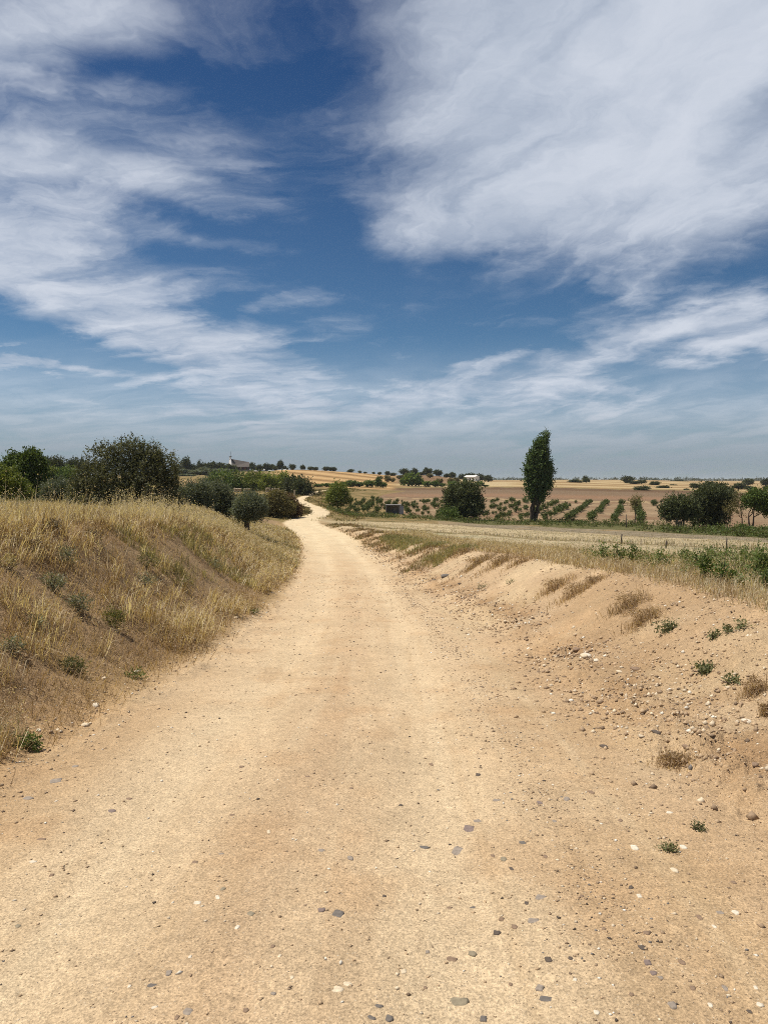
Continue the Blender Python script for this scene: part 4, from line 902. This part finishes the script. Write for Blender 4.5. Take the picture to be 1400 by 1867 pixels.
# leafy plants in the field edge at the right
for (px, py, w, h, lab, n) in [
    (1098,1028,26,34,'leafy green plant farthest left behind the berm crest', 260), (1125,1030,30,36,'leafy green plant beside the one farthest left', 300), (1150,1030,26,40,'darker leafy plant at the right of the left trio', 260), (1203,1034,22,26,'single yellow green bushy plant between the two leafy groups', 220),
    (1245,1030,34,24,'low leafy plant right of the single yellow green one', 240), (1268,1040,26,30,'leafy plant in front of the dark green pair', 240), (1284,1058,36,40,'dark green leafy plant nearest the berm crest', 380), (1315,1066,46,36,'wide sprawling green plant right of the dark green one', 420), (1300,1026,30,18,'dark small leafy plant far back in the right group', 160), (1322,1024,22,20,'small dark leafy plant behind the wide sprawling one', 140),
    (1355,1030,24,30,'thin leafy plant left of the tall clump at the edge', 160), (1385,1060,50,60,'tall leafy green clump at the right edge', 600), (1398,1075,30,30,'low green plant under the tall clump at the right edge', 260), (1350,1075,30,14,'low green plant beside white flowers near the right edge', 140)]:
    weed_green(px, py, w * .85, h * 1.25, lab, FIGG if 'dark' not in lab else [FIGG[0], GREEN[1], FIGG[1]], n, .05, .42, 'leafy_plant', 'leafy plants behind the berm', 'plant', 1.4)
# left bank: grey green thistles, green weeds, pale leafed shrublets
for (px, py, w, h, lab, pal, n) in [
    (118,1030,46,46,'grey green thistle high on the left bank', GREYG, 320), (95,1080,52,44,'grey green thistle on the middle of the left bank', GREYG, 340), (140,1115,60,40,'wide grey green weed below the middle thistle', GREYG, 340), (268,1035,48,36,'fresh olive green tuft on the upper bank', [(.10,.105,.04),(.17,.165,.065),(.25,.23,.10)], 320), (262,1068,44,26,'grey green weed beside the bare earth of the bank', GREYG, 220),
    (205,1145,50,50,'yellow green tuft in the middle of the bank', [(.10,.11,.03),(.19,.19,.06),(.30,.28,.11)], 360), (130,1230,50,34,'dull green weed low on the bank', [(.08,.09,.035),(.14,.14,.06),(.2,.19,.09)], 240), (245,1238,40,10,'thin green weed trailing along the foot of the bank', FIGG, 110), (45,1365,60,14,'bright green low weed at the very foot of the bank', FIGG, 220),
    (60,1150,40,30,'small grey green weed under the wide weed on the bank', GREYG, 160), (20,1190,46,30,'grey green weed at the left edge low on the bank', GREYG, 180), (330,1075,40,22,'olive tuft on the far part of the bank', [(.10,.105,.04),(.17,.165,.065),(.25,.23,.10)], 160), (390,1040,40,22,'grey green tuft near the far end of the bank', GREYG, 150), (60,1010,40,26,'brown dead thistle near the crest at the left', [(.12,.085,.05),(.22,.16,.10),(.36,.28,.18)], 180), (170,985,46,24,'dark brown dead scrub under the crest of the bank', [(.07,.05,.03),(.14,.10,.06),(.28,.21,.13)], 240),
    (460,1120,30,10,'tiny green weed at the road edge under the far bank', FIGG, 70), (15,1045,30,40,'pale cream leafed weed at the left edge of the bank', [(.30,.25,.12),(.45,.38,.20),(.6,.52,.32)], 160), (95,968,34,26,'dark brown dead weed on the crest of the bank', [(.06,.04,.025),(.12,.085,.05),(.34,.28,.18)], 220)]:
    weed_green(px, py, w, h * .8, lab, pal, n * 2, .036, .3, 'bank_weed', 'weeds on the left bank')
for (px, py, w, h, lab, n) in [(38,932,40,30,'pale leafed vine shrublet on the crest at the left edge', 240), (4,930,20,26,'small pale leafed shrublet cut by the left edge', 120)]:
    weed_green(px, py, w, h, lab, [(.05,.07,.02),(.10,.13,.05),(.45,.45,.33)], n, .06, .6, 'shrublet', 'pale leafed shrublets', 'plant', 1.0)

# ------------------------------------------------------------------ stones
_ico = None
def ico_proto(k):
    import bmesh
    bm = bmesh.new(); bmesh.ops.create_icosphere(bm, subdivisions=2, radius=1.0); g = np.random.default_rng(900 + k)
    fq = g.normal(size=(5, 3)) * 1.3; ph = g.random(5) * 6.28
    for v in bm.verts:
        c = np.array(v.co); d = 1 + .17 * sum(math.sin(float(fq[i] @ c) * 1.6 + ph[i]) for i in range(5)) * .6; v.co = v.co * d
    V = np.array([v.co[:] for v in bm.verts]); F = np.array([[v.index for v in f.verts] for f in bm.faces]); bm.free()
    if k % 2: V = np.sign(V) * np.abs(V) ** .8
    V[:, 2] = np.minimum(V[:, 2], .62 + .1 * V[:, 0]); V[:, 0] = np.maximum(V[:, 0], -.8 + .2 * V[:, 1]); V[:, 1] = np.minimum(V[:, 1], .8 - .25 * V[:, 0])
    return V, F
ICO = [ico_proto(k) for k in range(6)]
SC = {'slate': ((.155,.135,.115), 'slate grey'), 'grey': ((.29,.24,.19), 'grey'), 'purple': ((.22,.165,.14), 'purplish'), 'brown': ((.25,.17,.11), 'brown'), 'dark': ((.11,.085,.065), 'dark brown'), 'white': ((.66,.58,.45), 'white'), 'cream': ((.64,.53,.37), 'cream'), 'olive': ((.27,.225,.15), 'olive grey')}
stones = [(102,1427,28,9,'grey'),(50,1460,22,8,'grey'),(137,1400,14,5,'grey'),(203,1479,18,7,'purple'),(235,1460,14,5,'brown'),(423,1487,13,4,'brown'),(76,1533,20,4,'brown'),(60,1572,16,5,'white'),(404,1562,12,4,'grey'),(95,1602,10,5,'brown'),(440,1400,10,5,'brown'),(490,1519,8,7,'cream'),(585,1553,15,7,'grey'),(638,1572,12,9,'grey'),(355,1577,13,6,'brown'),(407,1622,10,6,'olive'),(360,1653,17,7,'white'),(397,1640,9,9,'white'),(433,1694,10,7,'white'),(457,1670,18,8,'olive'),(586,1664,16,8,'purple'),(615,1674,26,20,'slate'),(308,1775,13,9,'grey'),(277,1805,21,8,'slate'),(342,1845,22,15,'grey'),(323,1858,10,9,'brown'),(448,1850,12,9,'brown'),(498,1820,12,6,'grey'),(615,1807,22,14,'cream'),(633,1799,20,9,'cream'),(282,1837,14,5,'white'),(236,1808,7,6,'white'),(532,1788,8,7,'cream'),(690,1836,18,7,'slate'),(676,1856,20,8,'slate'),(33,1698,14,6,'olive'),(497,1727,9,7,'brown'),(347,1746,8,5,'white'),(510,1749,7,6,'cream'),
 (835,1559,28,19,'grey'),(855,1518,26,14,'purple'),(870,1503,18,6,'grey'),(770,1550,24,7,'slate'),(952,1541,16,6,'slate'),(917,1569,14,9,'olive'),(898,1562,8,7,'brown'),(932,1585,8,7,'dark'),(993,1565,9,9,'brown'),(871,1415,10,7,'dark'),(786,1399,8,7,'brown'),(905,1465,18,5,'grey'),(983,1467,10,7,'purple'),(1077,1446,12,6,'brown'),(1032,1460,13,11,'grey'),(1156,1553,16,9,'white'),(1228,1588,14,10,'cream'),(1245,1548,14,7,'white'),(1220,1487,14,5,'white'),(1165,1636,11,7,'white'),(1149,1621,9,7,'dark'),(986,1637,24,10,'grey'),(959,1647,9,7,'dark'),(861,1655,13,5,'slate'),(820,1657,11,5,'brown'),(972,1681,26,10,'grey'),(914,1677,12,6,'brown'),(937,1693,13,9,'brown'),(905,1705,16,9,'dark'),(823,1750,26,7,'brown'),(860,1740,18,10,'olive'),(779,1740,10,5,'grey'),(1039,1753,10,7,'dark'),(999,1758,16,9,'dark'),(1170,1734,14,10,'dark'),(1177,1705,13,8,'brown'),(1180,1765,16,10,'purple'),(1190,1778,14,9,'purple'),(1242,1760,13,11,'brown'),(1274,1681,12,9,'brown'),(1312,1667,16,7,'grey'),(1340,1670,13,9,'white'),(1301,1690,8,6,'white'),(984,1805,17,12,'grey'),(995,1822,31,8,'slate'),(1048,1795,9,6,'white'),(1087,1853,12,9,'white'),(1225,1836,18,12,'grey'),(1321,1806,10,12,'grey'),(1294,1833,10,8,'white'),(1365,1847,9,8,'dark'),(1384,1838,14,9,'white'),(1377,1802,9,7,'white'),(835,1836,46,12,'olive'),(881,1860,16,11,'slate'),(775,1807,8,6,'brown'),(736,1777,14,7,'cream'),(709,1859,16,14,'slate'),(1336,1612,10,6,'brown'),(1204,1790,10,7,'grey'),(1150,1820,10,7,'brown'),(1262,1805,12,8,'brown'),(930,1800,9,6,'brown'),(1100,1700,8,6,'brown'),(1060,1640,8,5,'brown'),(640,1440,9,4,'brown'),(560,1420,10,4,'brown'),(700,1640,8,5,'dark'),(730,1470,8,4,'dark'),(1130,1500,9,6,'brown'),(1010,1500,9,5,'grey')]
def add_stone(px, py, w, h, kind, label, group, name='stone', proud=.45, tall=.5):
    c = ground_at(px, py); k = c[1] / F_PX; i = int(px + py) % 6; V, F = ICO[i]
    depth = h * k * c[1] / max(.6, EYE - c[2]) * .5 * 1.15      # the row height seen at a slant becomes depth on the ground
    r = np.array([w * k * .5, min(max(depth, w * k * .3), w * k * .9), w * k * .5 * tall]) * .95
    me = np_mesh('stone', V * r, F, np.tile(SC[kind][0], (len(V), 1)), M_STONE, False)
    o = new_obj(name, me, None, loc=(c[0], c[1], c[2] + r[2] * (proud - .5) * 1.4), rz=(((px * 7 + py * 3) % 100) / 100 - .5) * .9)
    return tag(o, label, 'stone', group)
def stone_labels():
    key = {}
    for s in stones:
        band = 'closest to the camera' if s[1] > 1760 else ('in the near foreground' if s[1] > 1620 else ('in the mid foreground' if s[1] > 1500 else 'farther up the road'))
        side = 'at left' if s[0] < 480 else ('mid road' if s[0] < 900 else ('right of centre' if s[0] < 1130 else 'on the right shoulder'))
        key.setdefault((s[4], band, side), []).append(s)
    for (kind, band, side), lst in key.items():
        lst.sort()
        for i, s in enumerate(lst):
            pre = f'{ordinal(i + 1)} from the left of the ' if len(lst) > 1 else ''
            word = SC[kind][1] + (' stones' if len(lst) > 1 else ' stone')
            if len(lst) > 1 and kind == 'dark': word = 'dark stones'
            size = 'large flat ' if (s[2] >= 24 and len(lst) == 1) else ''
            add_stone(*s, f'{pre}{size}{word} {band} {side}', 'stones set in the road', proud=.2 if (s[2] > s[3] * 2 or s[2] >= 22) else .45, tall=.3 if s[2] > 18 else .55)
stone_labels()
for (px, py, w, h, kind, lab) in [
    (1158,1224,15,13,'brown','dark square block on the windrow of clods at the right'), (1070,1198,15,8,'white','larger white stone on the windrow right of the road'), (1086,1206,11,7,'white','smaller white stone right beside the larger white one on the windrow'), (1050,1188,14,6,'brown','brown flat stone above the white pair on the windrow'), (1128,1226,10,5,'cream','cream stone left of the dark square block'),
    (811,1053,17,10,'slate','dark grey rock lying on the sand at the foot of the berm'), (790,1058,7,5,'dark','small dark stone left of the dark grey rock'), (838,1066,7,5,'dark','small dark stone below and right of the dark grey rock'), (1064,1202,14,6,'cream','cream stone touching the white pair'),
    (175,1290,18,8,'white','white stone at the foot of the left bank'), (155,1327,20,8,'cream','cream flat stone at the foot of the left bank'), (70,1336,13,8,'white','white stone beside the bright green weed'), (52,1345,12,7,'grey','grey stone beside the bright green weed'), (250,1226,16,6,'white','white stone in the ditch under the yellow green tuft'), (190,1238,12,7,'cream','cream stone in the ditch below the left bank'), (355,1168,12,5,'white','small white stone under the bare earth of the bank'), (430,1128,10,5,'cream','cream stone farthest along the foot of the bank'), (105,1332,10,6,'cream','small cream stone right of the white one at the bank foot'), (318,1182,12,5,'cream','cream stone in the middle of the bank foot'),
    (1262,1222,8,5,'brown','small brown stone left of the flat green weed'), (1250,1370,12,8,'brown','brown stone below the clod heap'), (1360,1320,14,8,'white','white stick like stone near the right edge'), (1375,1395,12,8,'brown','brown stone by the right edge below the clods'), (1195,1340,12,7,'dark','dark stone at the lower end of the clod heap'), (1100,1364,12,7,'dark','dark stone lying alone right of the wheel track')]:
    add_stone(px, py, w * (.75 if px < 500 else 1), h * (.75 if px < 500 else 1), kind, lab, 'stones along the road edges', proud=.6, tall=.65)
def gravel():
    """loose grit, pebbles and clods too many to count"""
    oc = np.array([(1,0,0),(-1,0,0),(0,1,0),(0,-1,0),(0,0,1),(0,0,-1)], float); of = np.array([(0,2,4),(2,1,4),(1,3,4),(3,0,4),(2,0,5),(1,2,5),(3,1,5),(0,3,5)])
    def scatter(x, y, size, cols, flat, name, label):
        n = len(x); z = H(x, y); r = size[:, None] * (.7 + .6 * rng.random((n, 3))); r[:, 2] *= flat
        a = rng.random(n) * 6.28; ca, sa = np.cos(a), np.sin(a); q = oc[None] * (1 + .25 * rng.normal(size=(n, 6, 3))) * r[:, None]
        X = q[..., 0] * ca[:, None] - q[..., 1] * sa[:, None]; Y = q[..., 0] * sa[:, None] + q[..., 1] * ca[:, None]
        V = np.stack([X + x[:, None], Y + y[:, None], q[..., 2] + z[:, None] + r[:, 2:3] * .12], -1).reshape(-1, 3)
        F = (of[None] + (np.arange(n) * 6)[:, None, None]).reshape(-1, 3)
        tag(new_obj(name, np_mesh(name, V, F, np.repeat(cols, 6, 0), M_STONE)), label, 'gravel', kind='stuff')
    def cols(n, wts):
        pal = np.array([(.46,.33,.20), (.34,.24,.15), (.20,.14,.09), (.62,.51,.36), (.76,.70,.58), (.19,.175,.16), (.09,.07,.055)]); c = pal[rng.choice(7, n, p=wts)]; return c * (.85 + .3 * rng.random((n, 1)))
    n = 50000; y = np.exp(rng.uniform(math.log(1.9), math.log(26), n)); xc = np.interp(y, R_Y, R_X) ; s = rng.uniform(-2.4, 3.2, n)
    dens = .35 + .65 * smooth(.6, 1.6, s) + .2 * np.exp(-((s - .1) / .4) ** 2); k = rng.random(n) < dens; x = (xc + s)[k]; y = y[k]
    size = np.minimum((.0013 + .0055 * rng.random(len(x)) ** 6) * (1 + y * .16), .022)
    scatter(x, y, size, cols(len(x), [.40,.22,.08,.18,.06,.02,.04]), .6, 'road_gravel', 'fine grit and pebbles strewn over the dirt road')
    # clods and stones of the windrow on the right
    n = 24000; y = np.exp(rng.uniform(math.log(2.6), math.log(45), n)); xc = np.interp(y, R_Y, R_X); fr = np.interp(y, [0, 15, 21, 31, 60], [2.75, 2.6, 2.4, 2.2, 1.9])
    s = fr - .10 + rng.normal(size=n) * .34; k = rng.random(n) < np.clip(.55 + .9 * fbm(xc + s, y, .9, 3, 870), .08, 1) * (.15 + .85 * smooth(3.8, 4.8, y)); x = (xc + s)[k]; y = y[k]
    size = np.minimum(.0045 + .018 * rng.random(len(x)) ** 5 * (1 + y * .05), .05)
    scatter(x, y, size, cols(len(x), [.42,.33,.08,.12,.04,.005,.005]), .8, 'clods', 'brown clods and stones heaped along the right road edge')
    # dark grit swept along the right wheel track
    n = 5200; y = np.exp(rng.uniform(math.log(2.6), math.log(24), n)); xc = np.interp(y, R_Y, R_X); s = 1.38 + .12 * fbm(y * 0, y, .4, 2, 877) + rng.normal(size=n) * .13; x = xc + s
    k = rng.random(n) < np.clip(.5 + 1.2 * fbm(x, y, .8, 3, 878), .05, 1); x, y = x[k], y[k]
    scatter(x, y, np.minimum((.0022 + .005 * rng.random(len(x)) ** 4) * (1 + y * .12), .02), cols(len(x), [.28,.26,.16,.10,.03,.09,.08]), .6, 'track_gravel', 'dark grit swept along the right wheel track')
    # berm face and left foot
    n = 15000; y = np.exp(rng.uniform(math.log(4), math.log(40), n)); xc = np.interp(y, R_Y, R_X); s = rng.uniform(2.5, 5.0, n); x = xc + s
    k = fbm(x, y, .7, 3, 880) + .5 * smooth(3.2, 4.3, s) > .1; x, y = x[k], y[k]; size = np.minimum(.0045 + .014 * rng.random(len(x)) ** 3.5 * (1 + y * .05), .045)
    scatter(x, y, size, cols(len(x), [.50,.26,.04,.17,.03,0,0]), .7, 'berm_gravel', 'stones and clods scattered on the sandy berm')
    n = 5000; y = np.exp(rng.uniform(math.log(3.2), math.log(60), n)); xc = np.interp(y, R_Y, R_X); s = -2.0 + rng.normal(size=n) * .30; x = xc + s
    size = np.minimum(.003 + .011 * rng.random(n) ** 4 * (1 + y * .06), .045)
    scatter(x, y, size, cols(n, [.36,.24,.08,.20,.10,.01,.01]), .7, 'ditch_gravel', 'pale stones washed together at the foot of the left bank')
gravel()

# ------------------------------------------------------------------ buildings and built things
def church():
    d = 442; c = spot(434, d); z = EYE - d * (856 - HOR) / F_PX
    root = new_obj('church', None, loc=(c[0], c[1], min(z, c[2] + .2)), rz=math.radians(22)); tag(root, 'white fronted church with grey sloping roof and cross on the hilltop', 'church')
    # nave along local x: front (left) end high, rear lower; eaves at 2.9 m
    x0, x1, w, e = -4.3, 6.2, 4.2, 2.7; hf, hr = 7.0, 5.2
    MB().poly([(x0,-w,0),(x1,-w,0),(x1,w,0),(x0,w,0),(x0,-w,e),(x1,-w,e),(x1,w,e),(x0,w,e),(x0,0,hf-.25),(x1,0,hr-.25)],
              [(0,1,5,4),(2,3,7,6),(1,2,6,9,5),(3,0,4,8,7)]).build('wall', M_BRICK, root)
    o = .7
    rf = MB().poly([(x0+.1,-w-o,e-.45),(x1+.5,-w-o,e-.45),(x1+.5,0,hr),(x0+.1,0,hf),(x0+.1,w+o,e-.45),(x1+.5,w+o,e-.45),
               (x0+.1,-w-o,e-.2),(x1+.5,-w-o,e-.2),(x1+.5,0,hr+.25),(x0+.1,0,hf+.25),(x0+.1,w+o,e-.2),(x1+.5,w+o,e-.2)],
              [(0,3,2,1),(3,4,5,2),(6,7,8,9),(9,8,11,10),(0,1,7,6),(4,10,11,5),(1,2,8,7),(2,5,11,8),(0,6,9,3),(3,9,10,4)]).build('roof', M_ROOF, root)
    MB().box(x0, x1, -.12, .12, 0, .16).build('ridge_cap', M_ROOF, rf).location = (0, 0, 0)
    rf.children[0].location = (0, 0, (hf + hr) / 2 + .2); rf.children[0].rotation_euler = (0, math.atan2(hf - hr, x1 - x0), 0)
    fac = MB().poly([(x0-.5,-w-.3,0),(x0-.5,w+.3,0),(x0-.5,w+.3,3.1),(x0-.5,1.3,hf+.1),(x0-.5,1.1,hf+1.5),(x0-.5,-1.1,hf+1.5),(x0-.5,-1.3,hf+.1),(x0-.5,-w-.3,3.1),
              (x0,-w-.3,0),(x0,w+.3,0),(x0,w+.3,3.1),(x0,1.3,hf+.1),(x0,1.1,hf+1.5),(x0,-1.1,hf+1.5),(x0,-1.3,hf+.1),(x0,-w-.3,3.1)],
             [(0,7,6,5,4,3,2,1),(8,9,10,11,12,13,14,15)] + [(i,(i+1)%8,8+(i+1)%8,8+i) for i in range(8)]).build('facade', M_WHITE, root)
    MB().box(x0-.58, x0-.505, -.45, .45, hf-.4, hf+.5).build('bell_opening', M_GLASS, fac)
    MB().box(x0-.58, x0-.505, -.8, .8, 0, 2.3).build('door', M_WOOD, fac)
    MB().box(x0-.75, x0+.45, -1.5, 1.5, hf+1.5, hf+1.75).build('cap', M_IRON, fac)
    MB().box(x0-.2, x0-.02, -.09, .09, hf+1.75, hf+4.6).box(x0-.19, x0-.03, -.75, -.095, hf+3.5, hf+3.7).box(x0-.19, x0-.03, .095, .75, hf+3.5, hf+3.7).build('cross', M_IRON, root)
    for k in range(4): MB().box(-2.9 + k*2.3, -2.0 + k*2.3, -w-.06, -w-.004, .7, 2.1).build('window', M_GLASS, root)
    for k in range(3): MB().box(-3.4 + k*4.2, -3.1 + k*4.2, -w-.62, -w-.35, 0, e-.3).build('porch_post', M_CONC, root)
    MB().box(x0-1.5, x1+1.8, -w-3.1, -w-2.8, -.6, .65).build('terrace_wall', M_CONC, root)
church()
def white_house():
    d = 450; c = spot(860, d); root = new_obj('white_house', None, loc=(c[0], c[1], EYE - d * (877.2 - HOR) / F_PX), rz=math.radians(-42)); tag(root, 'small white house with dark door openings on the far knoll', 'house')
    MB().box(-4, 4, -2.2, 2.2, -.6, 2.7).build('wall', M_WHITE, root)
    rf = MB().poly([(-4.2,-2.5,2.7),(4.2,-2.5,2.7),(4.2,2.5,2.7),(-4.2,2.5,2.7),(-4.2,0,3.5),(4.2,0,3.5)], [(0,1,5,4),(2,3,4,5),(1,2,5),(3,0,4),(3,2,1,0)]).build('roof', M_WHITE, root)
    MB().box(2.2, 2.7, .4, .9, 2.9, 4.0).build('chimney', M_WHITE, rf)
    for x in (-2.6, .1, 2.3): MB().box(x - .5, x + .5, -2.25, -2.203, -.2, 1.7).build('door', M_GLASS, root)
white_house()
def huts():
    spots = [(459,858.6,2.0,1.2,438),(466,858.2,2.8,1.0,438),(482,857,1.3,1.4,436),(482.5,861.6,2.2,1.1,430),(493,858.6,2.7,1.4,434),(507.5,857.8,1.7,1.2,433),(511.5,857.8,1.6,1.2,433),(520,857,2.2,1.3,430)]
    for i, (px, py, hw, hh, d) in enumerate(spots):
        m = d / F_PX; x = (px - CX) * m; z = EYE - d * (py + hh - HOR) / F_PX; g = H(x, d)[0]; w = hw * m; h = 2 * hh * m
        root = new_obj('white_hut', None, loc=(x, d, min(z, g))); b = z - min(z, g)
        tag(root, f'{ordinal(i + 1)} tiny white hut from the church along the hilltop trees', 'hut', 'white huts right of the church')
        MB().box(-w, w, -.8, .8, -.5, b + h * .8).build('wall', M_WHITE, root)
        MB().poly([(-w-.1,-.95,b+h*.8),(w+.1,-.95,b+h*.8),(w+.1,.95,b+h*.8),(-w-.1,.95,b+h*.8),(-w-.1,0,b+h),(w+.1,0,b+h)], [(0,1,5,4),(2,3,4,5),(1,2,5),(3,0,4),(3,2,1,0)]).build('roof', M_WHITE, root)
huts()
def shed():
    d = 111; c = spot(716, d); m = d / F_PX; w = 13 * m; h = 15.5 * m; z = EYE - d * (937 - HOR) / F_PX
    root = new_obj('open_shed', None, loc=(c[0], c[1], min(z, c[2])), rz=math.radians(-8)); tag(root, 'small open concrete shed with a dark inside among the vines', 'shed')
    b = max(0, z - c[2]); t = .12
    MB().box(-w, -w + t, 0, 1.6, -.3, b + h).build('side_wall', M_CONC, root); MB().box(w - t, w, 0, 1.6, -.3, b + h).build('side_wall', M_CONC, root)
    MB().box(-w + t, w - t, 1.48, 1.6, -.3, b + h).build('back_wall', M_CONC, root)
    MB().box(-w - .1, w + .1, -.12, 1.72, b + h, b + h + .13).build('roof', M_CONC, root)
    MB().box(-.35, -.25, .1, .22, -.3, b + h).build('post', M_WOOD, root)
    MB().box(w + .01, w + .55, -.05, .03, -.3, b + h * .95).build('side_panel', simple_mat('bluish_sheet', (.27, .29, .33), .6, 3, .2), root)
shed()
def posts():
    for px, py, h, w, lab in [(1132,991,17,.07,'short wooden fence post in the pale field'), (1141,962,24,.10,'dark wooden post at the foot of the vine rows'), (1213,1000,14,.05,'thin short stake in the stubble right of the fence post'), (1323,1002,20,.05,'thin stake near the right end of the stubble field')]:
        c = ground_at(px, py); k = c[1] / F_PX; g = np.random.default_rng(px)
        o = tag(new_obj('fence_post', None, loc=c), lab, 'post', 'posts in the fields'); H_ = h * k
        P, r = limb((0, 0, -.25), (.02, 0, H_), w * .5, w * .42, g, 5, .012); tv, tf = tubes([(P, r)], 7)
        tf2 = np.array([[len(tv) - 7, len(tv) - 6, len(tv) - 5, len(tv) - 4], [len(tv) - 7, len(tv) - 4, len(tv) - 3, len(tv) - 2]])
        new_obj('shaft', np_mesh('shaft', tv, np.vstack([tf, tf2]), None, M_WOOD, True), None, o)
    for px, py, lab in [(516,906,'pale concrete gate post beside the far trees'), (537,906,'second pale gate post nearer the road bend')]:
        d = 138; c = spot(px, d); k = d / F_PX; top = EYE - d * (894 - HOR) / F_PX - c[2]
        o = tag(new_obj('gate_post', None, loc=c), lab, 'post', 'gate posts at the far bend'); MB().box(-.13, .13, -.13, .13, -.3, top).build('shaft', M_PALE, o); MB().box(-.17, .17, -.17, .17, top, top + .08).build('cap', M_PALE, o)
posts()
def low_walls():
    for i, (pa, pb, top, d, lab) in enumerate([(426,440,890,176,'low pale rubble wall farthest left below the church trees'), (444,456,890.5,176,'low pale rubble wall second from the left below the church trees'), (484,493,889,172,'low pale rubble wall right of the dark gap'), (495,509,890.5,172,'low pale rubble wall beside the gate posts')]):
        m = d / F_PX; xa, xb = (pa - CX) * m, (pb - CX) * m; zt = EYE - d * (top - HOR) / F_PX; g = H(np.array([xa, xb]), np.array([d, d])).min()
        root = tag(new_obj('rubble_wall', None, loc=((xa + xb) / 2, d, g)), lab, 'wall', 'rubble walls below the church'); w = (xb - xa) / 2; h = max(.5, zt - g)
        n = max(3, int(2 * w / .5)); gg = np.random.default_rng(i)
        for q in range(n):
            for lv in range(3):
                V, F = ICO[(q + lv) % 6]; r = np.array([w / n * 1.12, .25, h / 6 * 1.25])
                new_obj('stone', np_mesh('stone', V * r * (.9 + .25 * gg.random()) + np.array([-w + (q + .5) * 2 * w / n + (lv % 2) * .1, gg.normal() * .04, h * (lv + .5) / 3]), F, np.tile(np.array((.52,.42,.30)) * (.8 + .4 * gg.random()), (len(V), 1)), M_STONE), None, root)
low_walls()

# ------------------------------------------------------------------ the air
def haze():
    m, nt = mat_new('haze'); N = nt.nodes.new
    out = N('ShaderNodeOutputMaterial'); v = N('ShaderNodeVolumePrincipled'); v.inputs['Density'].default_value = HAZE_DENSITY; v.inputs['Color'].default_value = (.72, .81, .88, 1); v.inputs['Anisotropy'].default_value = 0.0
    nt.links.new(v.outputs[0], out.inputs['Volume'])
    me = MB().box(-31000, 31000, -31000, 31000, -40, 25).mesh('haze', m)
    tag(new_obj('haze', me), 'thin summer haze in the air', 'haze', kind='stuff')
HAZE_DENSITY = 1.0e-4
haze()
